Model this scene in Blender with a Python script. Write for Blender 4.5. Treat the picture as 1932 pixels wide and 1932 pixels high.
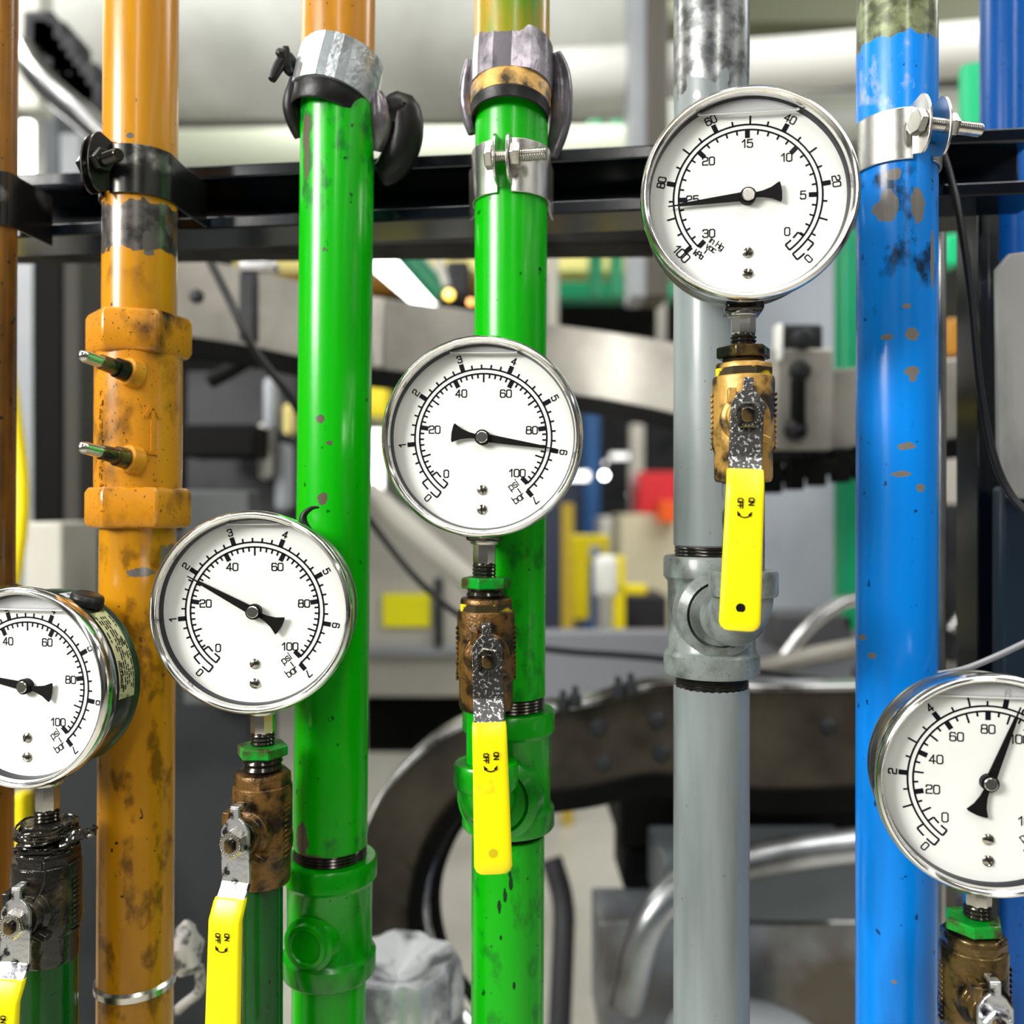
import bpy, bmesh, math, random
from mathutils import Vector, Matrix
random.seed(7)
C = bpy.context.scene.collection
for o in list(bpy.data.objects): bpy.data.objects.remove(o)
S = bpy.context.scene
F = 1660.0; CZ = 1.5; PI = math.pi; R_ = math.radians

# ---------------------------------------------------------------- camera
cd = bpy.data.cameras.new('camera'); cam = bpy.data.objects.new('camera', cd); C.objects.link(cam)
cam.location = (0, 0, CZ); cam.rotation_euler = (PI/2, 0, 0)
cd.sensor_width = 36; cd.lens = 36*F/1932; cd.clip_start = 0.02; cd.clip_end = 60
cd.dof.use_dof = True; cd.dof.focus_distance = 0.452; cd.dof.aperture_fstop = 4.4
S.camera = cam
S.view_settings.view_transform = 'Standard'; S.view_settings.look = 'None'
S.view_settings.gamma = 1; S.view_settings.use_curve_mapping = False
S.view_settings.exposure = -0.30

# ---------------------------------------------------------------- world: the factory hall around and behind the camera
W = bpy.data.worlds.new('hall'); S.world = W; W.use_nodes = True
nt = W.node_tree; nt.nodes.clear()
wo = nt.nodes.new('ShaderNodeOutputWorld'); bg = nt.nodes.new('ShaderNodeBackground'); bg2 = nt.nodes.new('ShaderNodeBackground')
tc = nt.nodes.new('ShaderNodeTexCoord'); mp = nt.nodes.new('ShaderNodeMapping'); nz = nt.nodes.new('ShaderNodeTexNoise')
cr = nt.nodes.new('ShaderNodeValToRGB')
mp.inputs['Scale'].default_value = (2.2, 2.2, 2.0)
nz.inputs['Scale'].default_value = 1.6; nz.inputs['Detail'].default_value = 3; nz.inputs['Roughness'].default_value = 0.6
cr.color_ramp.elements[0].position = 0.40; cr.color_ramp.elements[0].color = (0.04, 0.042, 0.045, 1)
cr.color_ramp.elements[1].position = 0.60; cr.color_ramp.elements[1].color = (1.0, 1.0, 0.97, 1)
nt.links.new(tc.outputs['Generated'], mp.inputs['Vector']); nt.links.new(mp.outputs['Vector'], nz.inputs['Vector'])
sx = nt.nodes.new('ShaderNodeSeparateXYZ'); mr = nt.nodes.new('ShaderNodeMapRange'); ml = nt.nodes.new('ShaderNodeVectorMath'); ml.operation = 'SCALE'
nt.links.new(tc.outputs['Generated'], sx.inputs[0]); nt.links.new(sx.outputs['Z'], mr.inputs[0])
mr.inputs[1].default_value = -0.35; mr.inputs[2].default_value = 0.45; mr.inputs[3].default_value = 0.16; mr.inputs[4].default_value = 1.15
nt.links.new(nz.outputs['Fac'], cr.inputs['Fac']); nt.links.new(cr.outputs['Color'], ml.inputs[0]); nt.links.new(mr.outputs[0], ml.inputs['Scale']); nt.links.new(ml.outputs[0], bg.inputs['Color'])
bg.inputs['Strength'].default_value = 0.30
nt.links.new(bg.outputs['Background'], wo.inputs['Surface']); nt.nodes.remove(bg2)

# ---------------------------------------------------------------- lamps: ceiling rows behind the camera, one added key light
def area(name, loc, target, sx, sy, power, col=(1, 1, 1)):
    l = bpy.data.lights.new(name, 'AREA'); l.shape = 'RECTANGLE'; l.size = sx; l.size_y = sy; l.energy = power; l.color = col
    o = bpy.data.objects.new(name, l); C.objects.link(o); o.location = loc
    d = Vector(target) - Vector(loc); o.rotation_euler = d.to_track_quat('-Z', 'Y').to_euler(); return o
area('ceiling_tube_row', (-2.3, -2.6, 3.5), (-2.3, -2.6, 0), 0.28, 4.2, 75, (1, 0.98, 0.93))
area('ceiling_tube_row', (0.55, -2.6, 3.5), (0.55, -2.6, 0), 0.28, 4.2, 70, (1, 0.98, 0.93))
area('ceiling_tube_row', (3.4, -2.6, 3.5), (3.4, -2.6, 0), 0.28, 4.2, 25, (1, 0.98, 0.93))
area('ceiling_tube_row', (0.0, 0.1, 3.4), (0.0, 0.1, 0), 5.0, 0.22, 70, (1, 0.99, 0.95))
area('key_light', (-1.45, -0.50, 2.2), (0.0, 0.5, 1.5), 0.6, 0.6, 62, (1, 0.98, 0.94))  # unseen key light, added to light the pipes from the front left
area('hall_light', (0.5, 3.6, 3.2), (0.3, 4.2, 0), 3.0, 2.0, 110, (1, 1, 0.96))
area('hall_light', (-1.8, 1.6, 3.3), (-0.9, 2.4, 1.4), 1.6, 0.6, 45, (1, 1, 0.96))
area('hall_light', (1.8, 1.3, 3.2), (0.9, 2.0, 1.2), 1.6, 0.6, 40, (1, 1, 0.98))

# ---------------------------------------------------------------- geometry helpers
def P(px, py, Y): return Vector(((px-966)*Y/F, Y, CZ-(py-966)*Y/F))
def tag(o, label=None, cat=None, group=None, kind=None):
    if label: o['label'] = label
    if cat: o['category'] = cat
    if group: o['group'] = group
    if kind: o['kind'] = kind
    return o
def empty(name, loc, label, cat, group=None, rz=0, ry=0):
    o = bpy.data.objects.new(name, None); C.objects.link(o); o.location = loc; o.rotation_euler = (0, ry, rz)
    o.empty_display_size = 0.01
    return tag(o, label, cat, group)
def T(x, y, z): return Matrix.Translation((x, y, z))
def RX(a): return Matrix.Rotation(a, 4, 'X')
def RY(a): return Matrix.Rotation(a, 4, 'Y')
def RZ(a): return Matrix.Rotation(a, 4, 'Z')
def align(d):
    return Vector(d).to_track_quat('Z', 'Y').to_matrix().to_4x4()
class MB:
    def __init__(s): s.v = []; s.f = []; s.mi = []; s.cur = 0; s.M = Matrix()
    def add(s, vs, fs, M=None):
        b = len(s.v); m = s.M @ M if M is not None else s.M
        s.v += [m @ Vector(v) for v in vs]; s.f += [tuple(i+b for i in f) for f in fs]; s.mi += [s.cur]*len(fs); return s
    def lathe(s, prof, n=48, M=None, cap=True, fn=None):
        vs = []; fs = []
        for (r, z) in prof:
            for i in range(n):
                a = 2*PI*i/n; rr = r*(fn(a, z) if fn else 1); vs.append((rr*math.cos(a), rr*math.sin(a), z))
        for j in range(len(prof)-1):
            for i in range(n):
                k = (i+1) % n; fs.append((j*n+i, j*n+k, (j+1)*n+k, (j+1)*n+i))
        if cap:
            if prof[0][0] > 1e-6: fs.append(tuple(reversed(range(n))))
            if prof[-1][0] > 1e-6: fs.append(tuple(range((len(prof)-1)*n, len(prof)*n)))
        return s.add(vs, fs, M)
    def cyl(s, p0, p1, r0, r1=None, n=20):
        p0 = Vector(p0); p1 = Vector(p1); d = p1-p0
        return s.lathe([(r0, 0), (r1 if r1 is not None else r0, d.length)], n, T(*p0) @ align(d))
    def box(s, c, sz, M=None):
        x, y, z = [k/2 for k in sz]; m = T(*c) if M is None else M @ T(*c)
        vs = [(a*x, b*y, e*z) for a in (-1, 1) for b in (-1, 1) for e in (-1, 1)]
        return s.add(vs, [(0, 1, 3, 2), (4, 6, 7, 5), (0, 4, 5, 1), (2, 3, 7, 6), (0, 2, 6, 4), (1, 5, 7, 3)], m)
    def prism(s, poly, z0, z1, M=None):
        n = len(poly); vs = [(x, y, z0) for x, y in poly]+[(x, y, z1) for x, y in poly]
        fs = [tuple(reversed(range(n))), tuple(range(n, 2*n))]+[(i, (i+1) % n, n+(i+1) % n, n+i) for i in range(n)]
        return s.add(vs, fs, M)
    def hexa(s, r, z0, z1, M=None, n=6, ch=0.08, rot=0):
        # chamfered nut: polygon intersected visually with a cone by insetting the ends
        def ring(k): return [(k*r*math.cos(2*PI*i/n+rot), k*r*math.sin(2*PI*i/n+rot)) for i in range(n)]
        zc = (z1-z0)*0.14; prof = [(1-ch, z0), (1, z0+zc), (1, z1-zc), (1-ch, z1)]
        vs = []; fs = []
        for k, z in prof: vs += [(x, y, z) for x, y in ring(k)]
        for j in range(3):
            for i in range(n):
                q = (i+1) % n; fs.append((j*n+i, j*n+q, (j+1)*n+q, (j+1)*n+i))
        fs += [tuple(reversed(range(n))), tuple(range(3*n, 4*n))]
        return s.add(vs, fs, M)
    def tube(s, pts, r, n=12, cap=True, rf=None):
        pts = [Vector(p) for p in pts]; vs = []; fs = []
        up = Vector((0, 0, 1)); t0 = (pts[1]-pts[0]).normalized()
        if abs(t0.dot(up)) > 0.9: up = Vector((0, 1, 0))
        u = t0.cross(up).normalized()
        for i, p in enumerate(pts):
            t = (pts[min(i+1, len(pts)-1)]-pts[max(i-1, 0)]).normalized()
            u = (u-t*u.dot(t)).normalized(); w = t.cross(u)
            rr = r*(rf(i/(len(pts)-1)) if rf else 1)
            for k in range(n):
                a = 2*PI*k/n; vs.append(p+u*math.cos(a)*rr+w*math.sin(a)*rr)
        for j in range(len(pts)-1):
            for k in range(n):
                q = (k+1) % n; fs.append((j*n+k, j*n+q, (j+1)*n+q, (j+1)*n+k))
        if cap: fs += [tuple(reversed(range(n))), tuple(range((len(pts)-1)*n, len(pts)*n))]
        return s.add(vs, fs)
    def sweep(s, pts, sec):
        """sweep a section [(side, up)] along pts; up stays world Z"""
        pts = [Vector(p) for p in pts]; n = len(sec); vs = []; fs = []
        for i, p in enumerate(pts):
            t = (pts[min(i+1, len(pts)-1)]-pts[max(i-1, 0)]); t.z = 0
            if t.length < 1e-9: t = Vector((1, 0, 0))
            t.normalize(); sd = Vector((t.y, -t.x, 0))
            for a, b in sec: vs.append(p+sd*a+Vector((0, 0, b)))
        for j in range(len(pts)-1):
            for k in range(n):
                q = (k+1) % n; fs.append((j*n+k, (j+1)*n+k, (j+1)*n+q, j*n+q))
        fs += [tuple(range(n)), tuple(reversed(range((len(pts)-1)*n, len(pts)*n)))]
        return s.add(vs, fs)
    def loft(s, rings):
        n = len(rings[0]); vs = []; fs = []
        for r in rings: vs += r
        for j in range(len(rings)-1):
            for k in range(n):
                q = (k+1) % n; fs.append((j*n+k, j*n+q, (j+1)*n+q, (j+1)*n+k))
        fs += [tuple(reversed(range(n))), tuple(range((len(rings)-1)*n, len(rings)*n))]
        return s.add(vs, fs)
    def threads(s, r, z0, z1, pitch=0.0018, n=32, M=None, d=0.0007):
        prof = []; z = z0; k = 0
        while z < z1: prof.append((r-(d if k % 2 else 0), z)); z += pitch/2; k += 1
        prof.append((r-d, z1)); return s.lathe(prof, n, M)
    def build(s, name, mats, parent=None, bevel=0, smooth=True, ang=38, seg=2):
        me = bpy.data.meshes.new(name); me.from_pydata([tuple(v) for v in s.v], [], s.f); me.validate()
        if not isinstance(mats, (list, tuple)): mats = [mats]
        for m in mats: me.materials.append(m)
        if len(me.polygons) == len(s.mi): me.polygons.foreach_set('material_index', s.mi)
        bm = bmesh.new(); bm.from_mesh(me); bmesh.ops.recalc_face_normals(bm, faces=bm.faces); bm.to_mesh(me); bm.free()
        if smooth:
            me.polygons.foreach_set('use_smooth', [True]*len(me.polygons)); me.set_sharp_from_angle(angle=R_(ang))
        o = bpy.data.objects.new(name, me); C.objects.link(o)
        if parent: o.parent = parent
        if bevel:
            b = o.modifiers.new('Bevel', 'BEVEL'); b.width = bevel; b.segments = seg; b.limit_method = 'ANGLE'; b.angle_limit = R_(45)
        return o
def smoothpath(pts, n=8):
    pts = [Vector(p) for p in pts]; out = []
    for i in range(len(pts)-1):
        p0 = pts[max(i-1, 0)]; p1 = pts[i]; p2 = pts[i+1]; p3 = pts[min(i+2, len(pts)-1)]
        for k in range(n):
            t = k/n
            out.append(0.5*((2*p1)+(p2-p0)*t+(2*p0-5*p1+4*p2-p3)*t*t+(3*p1-p0-3*p2+p3)*t**3))
    out.append(pts[-1]); return out

# ---------------------------------------------------------------- materials
class NT:
    def __init__(s, name):
        s.m = bpy.data.materials.new(name); s.m.use_nodes = True; s.t = s.m.node_tree; s.t.nodes.clear()
        s.out = s.t.nodes.new('ShaderNodeOutputMaterial'); s.b = s.t.nodes.new('ShaderNodeBsdfPrincipled')
        s.t.links.new(s.b.outputs[0], s.out.inputs[0]); s.tc = s.t.nodes.new('ShaderNodeTexCoord')
    def put(s, sock, v):
        if isinstance(v, bpy.types.NodeSocket): s.t.links.new(v, sock)
        elif isinstance(v, (tuple, list)) and len(v) == 3 and sock.type == 'RGBA': sock.default_value = (*v, 1)
        else: sock.default_value = v
    def math(s, op, a, b=0.0, c=None, clamp=False):
        n = s.t.nodes.new('ShaderNodeMath'); n.operation = op; n.use_clamp = clamp
        s.put(n.inputs[0], a); s.put(n.inputs[1], b)
        if c is not None: s.put(n.inputs[2], c)
        return n.outputs[0]
    def noise(s, scale, detail=3, stretch=(1, 1, 1), rough=0.55, off=0.0):
        mp = s.t.nodes.new('ShaderNodeMapping'); mp.inputs['Scale'].default_value = stretch; mp.inputs['Location'].default_value = (off, off*1.7, off*0.6)
        s.t.links.new(s.tc.outputs['Object'], mp.inputs['Vector'])
        n = s.t.nodes.new('ShaderNodeTexNoise'); n.inputs['Scale'].default_value = scale; n.inputs['Detail'].default_value = detail; n.inputs['Roughness'].default_value = rough
        s.t.links.new(mp.outputs[0], n.inputs['Vector']); return n.outputs['Fac']
    def step(s, v, lo, hi):
        n = s.t.nodes.new('ShaderNodeMapRange'); s.put(n.inputs[0], v); n.inputs[1].default_value = lo; n.inputs[2].default_value = hi; n.clamp = True
        return n.outputs[0]
    def mix(s, f, a, b):
        n = s.t.nodes.new('ShaderNodeMix'); n.data_type = 'RGBA'; s.put(n.inputs[0], f); s.put(n.inputs[6], a); s.put(n.inputs[7], b); return n.outputs[2]
    def mixf(s, f, a, b):
        n = s.t.nodes.new('ShaderNodeMix'); n.data_type = 'FLOAT'; s.put(n.inputs[0], f); s.put(n.inputs[2], a); s.put(n.inputs[3], b); return n.outputs[0]
    def xyz(s):
        n = s.t.nodes.new('ShaderNodeSeparateXYZ'); s.t.links.new(s.tc.outputs['Object'], n.inputs[0]); return n.outputs
    def bump(s, h, strength=0.2, dist=0.001):
        n = s.t.nodes.new('ShaderNodeBump'); n.inputs['Strength'].default_value = strength; n.inputs['Distance'].default_value = dist
        s.put(n.inputs['Height'], h); s.t.links.new(n.outputs[0], s.b.inputs['Normal'])
    def fin(s, base, rough, metal=0.0, coat=0.0, spec=None):
        s.put(s.b.inputs['Base Color'], base); s.put(s.b.inputs['Roughness'], rough); s.put(s.b.inputs['Metallic'], metal)
        if coat: s.b.inputs['Coat Weight'].default_value = coat; s.b.inputs['Coat Roughness'].default_value = 0.1
        if spec is not None: s.b.inputs['Specular IOR Level'].default_value = spec
        return s.m
def hx(h):
    c = [int(h[i:i+2], 16)/255 for i in (0, 2, 4)]
    return tuple(k/12.92 if k <= 0.04045 else ((k+0.055)/1.055)**2.4 for k in c)
def plain(name, col, rough=0.5, metal=0.0, col2=None, scale=40, amt=(0.45, 0.65), bump=0, stretch=(1, 1, 1), coat=0, spec=None):
    n = NT(name); base = col
    f = n.noise(scale, 4, stretch)
    if col2 is not None: base = n.mix(n.step(f, *amt), col, col2)
    if bump: n.bump(n.noise(scale*3, 3, stretch), bump, 0.0006)
    return n.fin(base, rough, metal, coat, spec)
def emis(name, col, strength):
    n = NT(name); n.fin((0.8, 0.8, 0.8), 0.5); n.b.inputs['Emission Color'].default_value = (*col, 1); n.b.inputs['Emission Strength'].default_value = strength; return n.m
def painted(name, col, dirt=(0.015, 0.012, 0.008), lo=0.56, hi=0.74, rough=0.27, chips=(), chipcol=(0.13, 0.115, 0.10), bands=(), speck=0.70, sc=14, coat=0.12, stretch=(1, 1, 0.22), bump=0.25, grime=()):
    """paint with grime streaks, small specks, located chips and height bands (z0, z1, wobble, colour, metal)"""
    n = NT(name); x, y, z = n.xyz()
    base = n.mix(n.step(n.noise(sc, 5, stretch), lo, hi), col, dirt)
    base = n.mix(n.step(n.noise(sc*16, 2, (1, 1, 0.7), off=3.1), speck, speck+0.03), base, dirt)
    metal = 0.0
    wob = n.math('SUBTRACT', n.noise(95, 4, (1, 1, 0.8), off=1.3), 0.5)
    for (z0, z1, w, bc, mt) in bands:
        zz = n.math('ADD', z, n.math('MULTIPLY', wob, w))
        m = n.math('MULTIPLY', n.step(zz, z0, z0+0.0008), n.math('SUBTRACT', 1.0, n.step(zz, z1, z1+0.0008)))
        bcv = n.mix(n.step(n.noise(120, 4, off=5), 0.42, 0.62), bc, tuple(k*0.35 for k in bc))
        base = n.mix(m, base, bcv)
        if mt: metal = n.math('MULTIPLY', m, mt)
    for (z0, z1, gc, a0) in grime:
        f = n.step(n.noise(75, 5, (1, 1, .6), off=7), a0, a0+.10)
        zz = n.math('ADD', z, n.math('MULTIPLY', wob, .05))
        m = n.math('MULTIPLY', f, n.math('MULTIPLY', n.step(zz, z0, z0+.02), n.math('SUBTRACT', 1.0, n.step(zz, z1-.01, z1))))
        base = n.mix(m, base, gc)
    if chips:
        acc = None; w2 = n.math('MULTIPLY', n.math('SUBTRACT', n.noise(260, 3, off=2), 0.5), 1.9)
        for (cx, cz, rx, rz) in chips:
            a = n.math('DIVIDE', n.math('SUBTRACT', x, cx), rx); b = n.math('DIVIDE', n.math('SUBTRACT', z, cz), rz)
            d = n.math('ADD', n.math('MULTIPLY', a, a), n.math('MULTIPLY', b, b))
            acc = d if acc is None else n.math('MINIMUM', acc, d)
        acc = n.math('ADD', acc, w2); m = n.math('MULTIPLY', n.math('SUBTRACT', 1.0, n.step(acc, 0.9, 1.0)), n.math('LESS_THAN', y, 0.0))
        base = n.mix(m, base, chipcol)
    if bump: n.bump(n.noise(70, 3, (1, 1, 0.5), off=4), bump, 0.0006)
    return n.fin(base, rough, metal, coat, .35)
M = {}
M['bezel'] = plain('polished_steel', (0.86, 0.85, 0.82), 0.13, 1.0, (0.6, 0.59, 0.55), 30, (0.5, 0.75), 0.04)
M['case'] = plain('brushed_steel', (0.5, 0.49, 0.46), 0.28, 1.0, (0.3, 0.29, 0.26), 24, (0.45, 0.7), 0.05)
M['case_green'] = plain('green_stained_steel', (0.06, 0.08, 0.065), 0.22, 0.6, (0.0, 0.09, 0.01), 12, (0.4, 0.62), 0.1)
M['dial'] = plain('dial_white', (0.77, 0.78, 0.75), 0.6, spec=.2)
M['ink'] = plain('dial_ink', (0.006, 0.007, 0.010), 0.6, spec=.1)
M['black'] = plain('black_enamel', (0.005, 0.005, 0.005), 0.5, spec=.12)
M['liner'] = plain('dark_liner', (0.02, 0.022, 0.028), 0.25, 0.5)
M['steel'] = plain('machined_steel', (0.62, 0.60, 0.55), 0.22, 1.0, (0.25, 0.22, 0.16), 60, (0.5, 0.7), 0.08)
M['zinc'] = plain('zinc_plate', (0.72, 0.73, 0.75), 0.3, 0.95, (0.05, 0.05, 0.055), 150, (0.52, 0.6), 0.25)
M['zinc_dark'] = plain('greasy_zinc', (0.07, 0.068, 0.066), 0.24, 0.8, (0.6, 0.6, 0.6), 620, (0.56, 0.60), 0.5)
M['clamp'] = plain('clamp_steel', (0.66, 0.64, 0.60), 0.27, 1.0, (0.36, 0.33, 0.28), 45, (0.48, 0.7), 0.1)
M['clamp_dark'] = plain('greasy_clamp_steel', (0.045, 0.045, 0.042), 0.25, 0.9, (0.4, 0.4, 0.36), 35, (0.58, 0.72), 0.1)
M['bronze'] = plain('cast_bronze', (0.17, 0.085, 0.020), 0.36, 0.45, (0.02, 0.011, 0.004), 110, (0.44, 0.60), 1.0)
M['brass'] = plain('dirty_brass', (0.52, 0.30, 0.07), 0.42, 0.35, (0.04, 0.026, 0.01), 55, (0.46, 0.58), 0.9)
M['grease'] = plain('black_grease', (0.02, 0.018, 0.015), 0.12, 0.2, (0.12, 0.09, 0.05), 60, (0.55, 0.7), 0.9)
M['brassdark'] = plain('dark_brass', (0.14, 0.09, 0.03), 0.22, 0.6, (0.012, 0.01, 0.008), 60, (0.46, 0.56), 0.8)
M['thread'] = plain('oily_thread', (0.05, 0.045, 0.038), 0.16, 0.8)
M['greennut'] = plain('green_overspray', (0.0, 0.30, 0.02), 0.3, 0.1, (0.045, 0.035, 0.012), 75, (0.46, 0.6), 0.5)
M['yellowmark'] = plain('yellow_paint_mark', (0.75, 0.55, 0.0), 0.4, 0, (0.03, 0.02, 0.005), 85, (0.44, 0.50), 0.4)
M['yellow'] = plain('yellow_vinyl', (0.95, 0.78, 0.0), 0.34, 0, (0.42, 0.30, 0.01), 60, (0.64, 0.82), 0.05)
M['strut'] = plain('blue_black_strut', (0.001, 0.003, 0.007), 0.16, 0.0, (0.001, 0.012, 0.03), 18, (0.5, 0.7), 0.1, spec=.8)
M['nut_dark'] = plain('dark_steel_nut', (0.14, 0.135, 0.12), 0.22, 0.9, (0.03, 0.028, 0.02), 200, (.5, .62), .3)
M['rubber'] = plain('black_rubber', (0.006, 0.006, 0.006), 0.4, 0, None, 40, bump=0.6, spec=.3)
M['foil'] = plain('silver_tape', (0.55, 0.60, 0.63), 0.27, 0.8, (0.25, 0.25, 0.24), 40, (0.48, 0.7), 0.7)
M['foil_dark'] = plain('grimy_tape', (0.20, 0.18, 0.205), 0.26, 0.5, (0.035, 0.03, 0.035), 45, (0.46, 0.66), 0.6)
M['cable'] = plain('cable_sheath', (0.008, 0.008, 0.009), 0.35, spec=.3)
M['grey_cable'] = plain('grey_cable_sheath', (0.22, 0.22, 0.24), 0.35)
gl = NT('gauge_glass'); gl.t.nodes.remove(gl.b); tr = gl.t.nodes.new('ShaderNodeBsdfTransparent'); gy = gl.t.nodes.new('ShaderNodeBsdfGlossy'); gy.inputs['Roughness'].default_value = 0.02
fr = gl.t.nodes.new('ShaderNodeFresnel'); fr.inputs['IOR'].default_value = 1.07; mx = gl.t.nodes.new('ShaderNodeMixShader')
gl.t.links.new(fr.outputs[0], mx.inputs[0]); gl.t.links.new(tr.outputs[0], mx.inputs[1]); gl.t.links.new(gy.outputs[0], mx.inputs[2]); gl.t.links.new(mx.outputs[0], gl.out.inputs[0]); M['glass'] = gl.m
gb = NT('bubble_film'); tr = gb.t.nodes.new('ShaderNodeBsdfTransparent'); mx = gb.t.nodes.new('ShaderNodeMixShader'); mx.inputs[0].default_value = 0.5
gb.fin((0.55, 0.56, 0.58), 0.08); gb.t.links.new(tr.outputs[0], mx.inputs[1]); gb.t.links.new(gb.b.outputs[0], mx.inputs[2]); gb.t.links.new(mx.outputs[0], gb.out.inputs[0]); M['bubble'] = gb.m
M['bubble_edge'] = plain('meniscus', (0.62, 0.63, 0.62), 0.1)
M['paper'] = plain('aged_label_paper', (0.55, 0.55, 0.30), 0.5, 0, (0.10, 0.10, 0.05), 110, (0.55, 0.66))

# ---------------------------------------------------------------- stroke lettering
def rr(x0, z0, x1, z1, c=.1): return [(x0+c, z0), (x1-c, z0), (x1, z0+c), (x1, z1-c), (x1-c, z1), (x0+c, z1), (x0, z1-c), (x0, z0+c), (x0+c, z0)]
G = {
 '0': (.62, [rr(0, 0, .62, 1, .13)]), '1': (.42, [[(.0, .72), (.3, 1), (.3, 0)]]),
 '2': (.62, [[(0, .8), (0, .9), (.1, 1), (.5, 1), (.6, .9), (.6, .62), (.5, .53), (.1, .46), (0, .36), (0, 0), (.62, 0)]]),
 '3': (.62, [[(0, .82), (0, .9), (.1, 1), (.5, 1), (.6, .9), (.6, .62), (.5, .53), (.2, .53)], [(.5, .53), (.6, .43), (.6, .1), (.5, 0), (.1, 0), (0, .1), (0, .2)]]),
 '4': (.64, [[(.46, 0), (.46, 1), (0, .28), (.64, .28)]]),
 '5': (.62, [[(.57, 1), (.05, 1), (.03, .55), (.12, .62), (.5, .62), (.62, .5), (.62, .12), (.5, 0), (.1, 0), (0, .1), (0, .18)]]),
 '6': (.62, [[(.58, .86), (.5, 1), (.12, 1), (0, .88), (0, .12), (.12, 0), (.5, 0), (.62, .12), (.62, .45), (.5, .57), (.1, .57), (0, .47)]]),
 '7': (.6, [[(0, 1), (.6, 1), (.6, .88), (.25, 0)]]), '8': (.62, [rr(0, 0, .62, .53, .1), rr(.03, .53, .59, 1, .1)]),
 'p': (.5, [[(0, -.25), (0, .65)], rr(0, 0, .5, .65)]), 's': (.42, [[(.42, .55), (.34, .65), (.08, .65), (0, .57), (0, .42), (.08, .34), (.34, .31), (.42, .23), (.42, .08), (.34, 0), (.08, 0), (0, .1)]]),
 'i': (.06, [[(.03, 0), (.03, .65)], [(.03, .85), (.03, .95)]]), 'l': (.06, [[(.03, 0), (.03, 1)]]), 'b': (.5, [[(0, 0), (0, 1)], rr(0, 0, .5, .65)]),
 'a': (.5, [rr(0, 0, .5, .65), [(.5, 0), (.5, .65)]]), 'r': (.3, [[(0, 0), (0, .65)], [(0, .5), (.12, .65), (.3, .65)]]), 'n': (.48, [[(0, 0), (0, .65)], [(0, .55), (.1, .65), (.38, .65), (.48, .55), (.48, 0)]]),
 'k': (.45, [[(0, 0), (0, 1)], [(.42, .65), (0, .3)], [(.12, .4), (.45, 0)]]), 'P': (.58, [[(0, 0), (0, 1), (.48, 1), (.58, .9), (.58, .55), (.48, .45), (0, .45)]]),
 'H': (.62, [[(0, 0), (0, 1)], [(.62, 0), (.62, 1)], [(0, .5), (.62, .5)]]), 'g': (.5, [rr(0, 0, .5, .65), [(.5, .65), (.5, -.18), (.4, -.27), (.08, -.27)]]),
 'v': (.5, [[(0, .65), (.25, 0), (.5, .65)]]), 'c': (.45, [[(.45, .55), (.35, .65), (.1, .65), (0, .55), (0, .1), (.1, 0), (.35, 0), (.45, .1)]]),
 'O': (.68, [rr(0, 0, .68, 1, .2)]), 'N': (.65, [[(0, 0), (0, 1), (.65, 0), (.65, 1)]]), 'F': (.55, [[(0, 0), (0, 1), (.55, 1)], [(0, .52), (.46, .52)]]),
 ' ': (.3, []), 'A': (.62, [[(0, 0), (.31, 1), (.62, 0)], [(.12, .35), (.5, .35)]]), 'L': (.5, [[(0, 1), (0, 0), (.5, 0)]]), 'C': (.6, [[(.6, .85), (.45, 1), (.15, 1), (0, .85), (0, .15), (.15, 0), (.45, 0), (.6, .15)]]),
 'R': (.6, [[(0, 0), (0, 1), (.45, 1), (.6, .88), (.6, .6), (.45, .5), (0, .5)], [(.3, .5), (.6, 0)]]), 'B': (.6, [rr(0, 0, .6, .53, .1), rr(0, .53, .55, 1, .1)]),
}
def stroke(mb, p, q, w, y, M=None):
    p = Vector(p); q = Vector(q); d = (q-p)
    if d.length < 1e-9: return
    d = d.normalized(); n = Vector((-d.y, d.x))*w/2; p = p-d*w/2; q = q+d*w/2
    mb.add([(k.x, y, k.y) for k in (p-n, q-n, q+n, p+n)], [(0, 1, 2, 3)], M)
def text(mb, s, x, z, h, w, y, ang=0, sp=.2, M=None, kx=1.0):
    tw = sum(G[c][0]*kx for c in s)+sp*(len(s)-1); cx = -tw/2; ca, sa = math.cos(ang), math.sin(ang)
    def tf(a, b): a *= h; b = (b-.5)*h; return (x+a*ca-b*sa, z+a*sa+b*ca)
    for c in s:
        gw, st = G[c]
        for pl in st:
            for i in range(len(pl)-1): stroke(mb, tf(cx+pl[i][0]*kx, pl[i][1]), tf(cx+pl[i+1][0]*kx, pl[i+1][1]), w, y, M)
        cx += gw*kx+sp

# ---------------------------------------------------------------- room
def structure(name, mb, mat, **k):
    o = mb.build(name, mat, None, **k); o['kind'] = 'structure'; return o
M['floor'] = plain('sealed_floor', (0.66, 0.64, 0.57), 0.3, 0, (0.5, 0.48, 0.42), 1.2)
M['wall'] = plain('hall_wall', (0.52, 0.53, 0.47), 0.7, 0, (0.42, 0.43, 0.38), 0.8)
M['ceil'] = plain('ceiling_deck', (0.5, 0.5, 0.47), 0.7)
b = MB(); b.box((0, 4.5, -0.05), (14, 15, 0.1)); structure('floor', b, M['floor'], smooth=False)
b = MB(); b.box((0, 12.05, 2.4), (14, 0.1, 4.8)); structure('wall_back', b, M['wall'], smooth=False)
b = MB(); b.box((0, 6.6, 4.85), (14, 10.8, 0.1)); structure('ceiling', b, M['ceil'], smooth=False)

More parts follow.
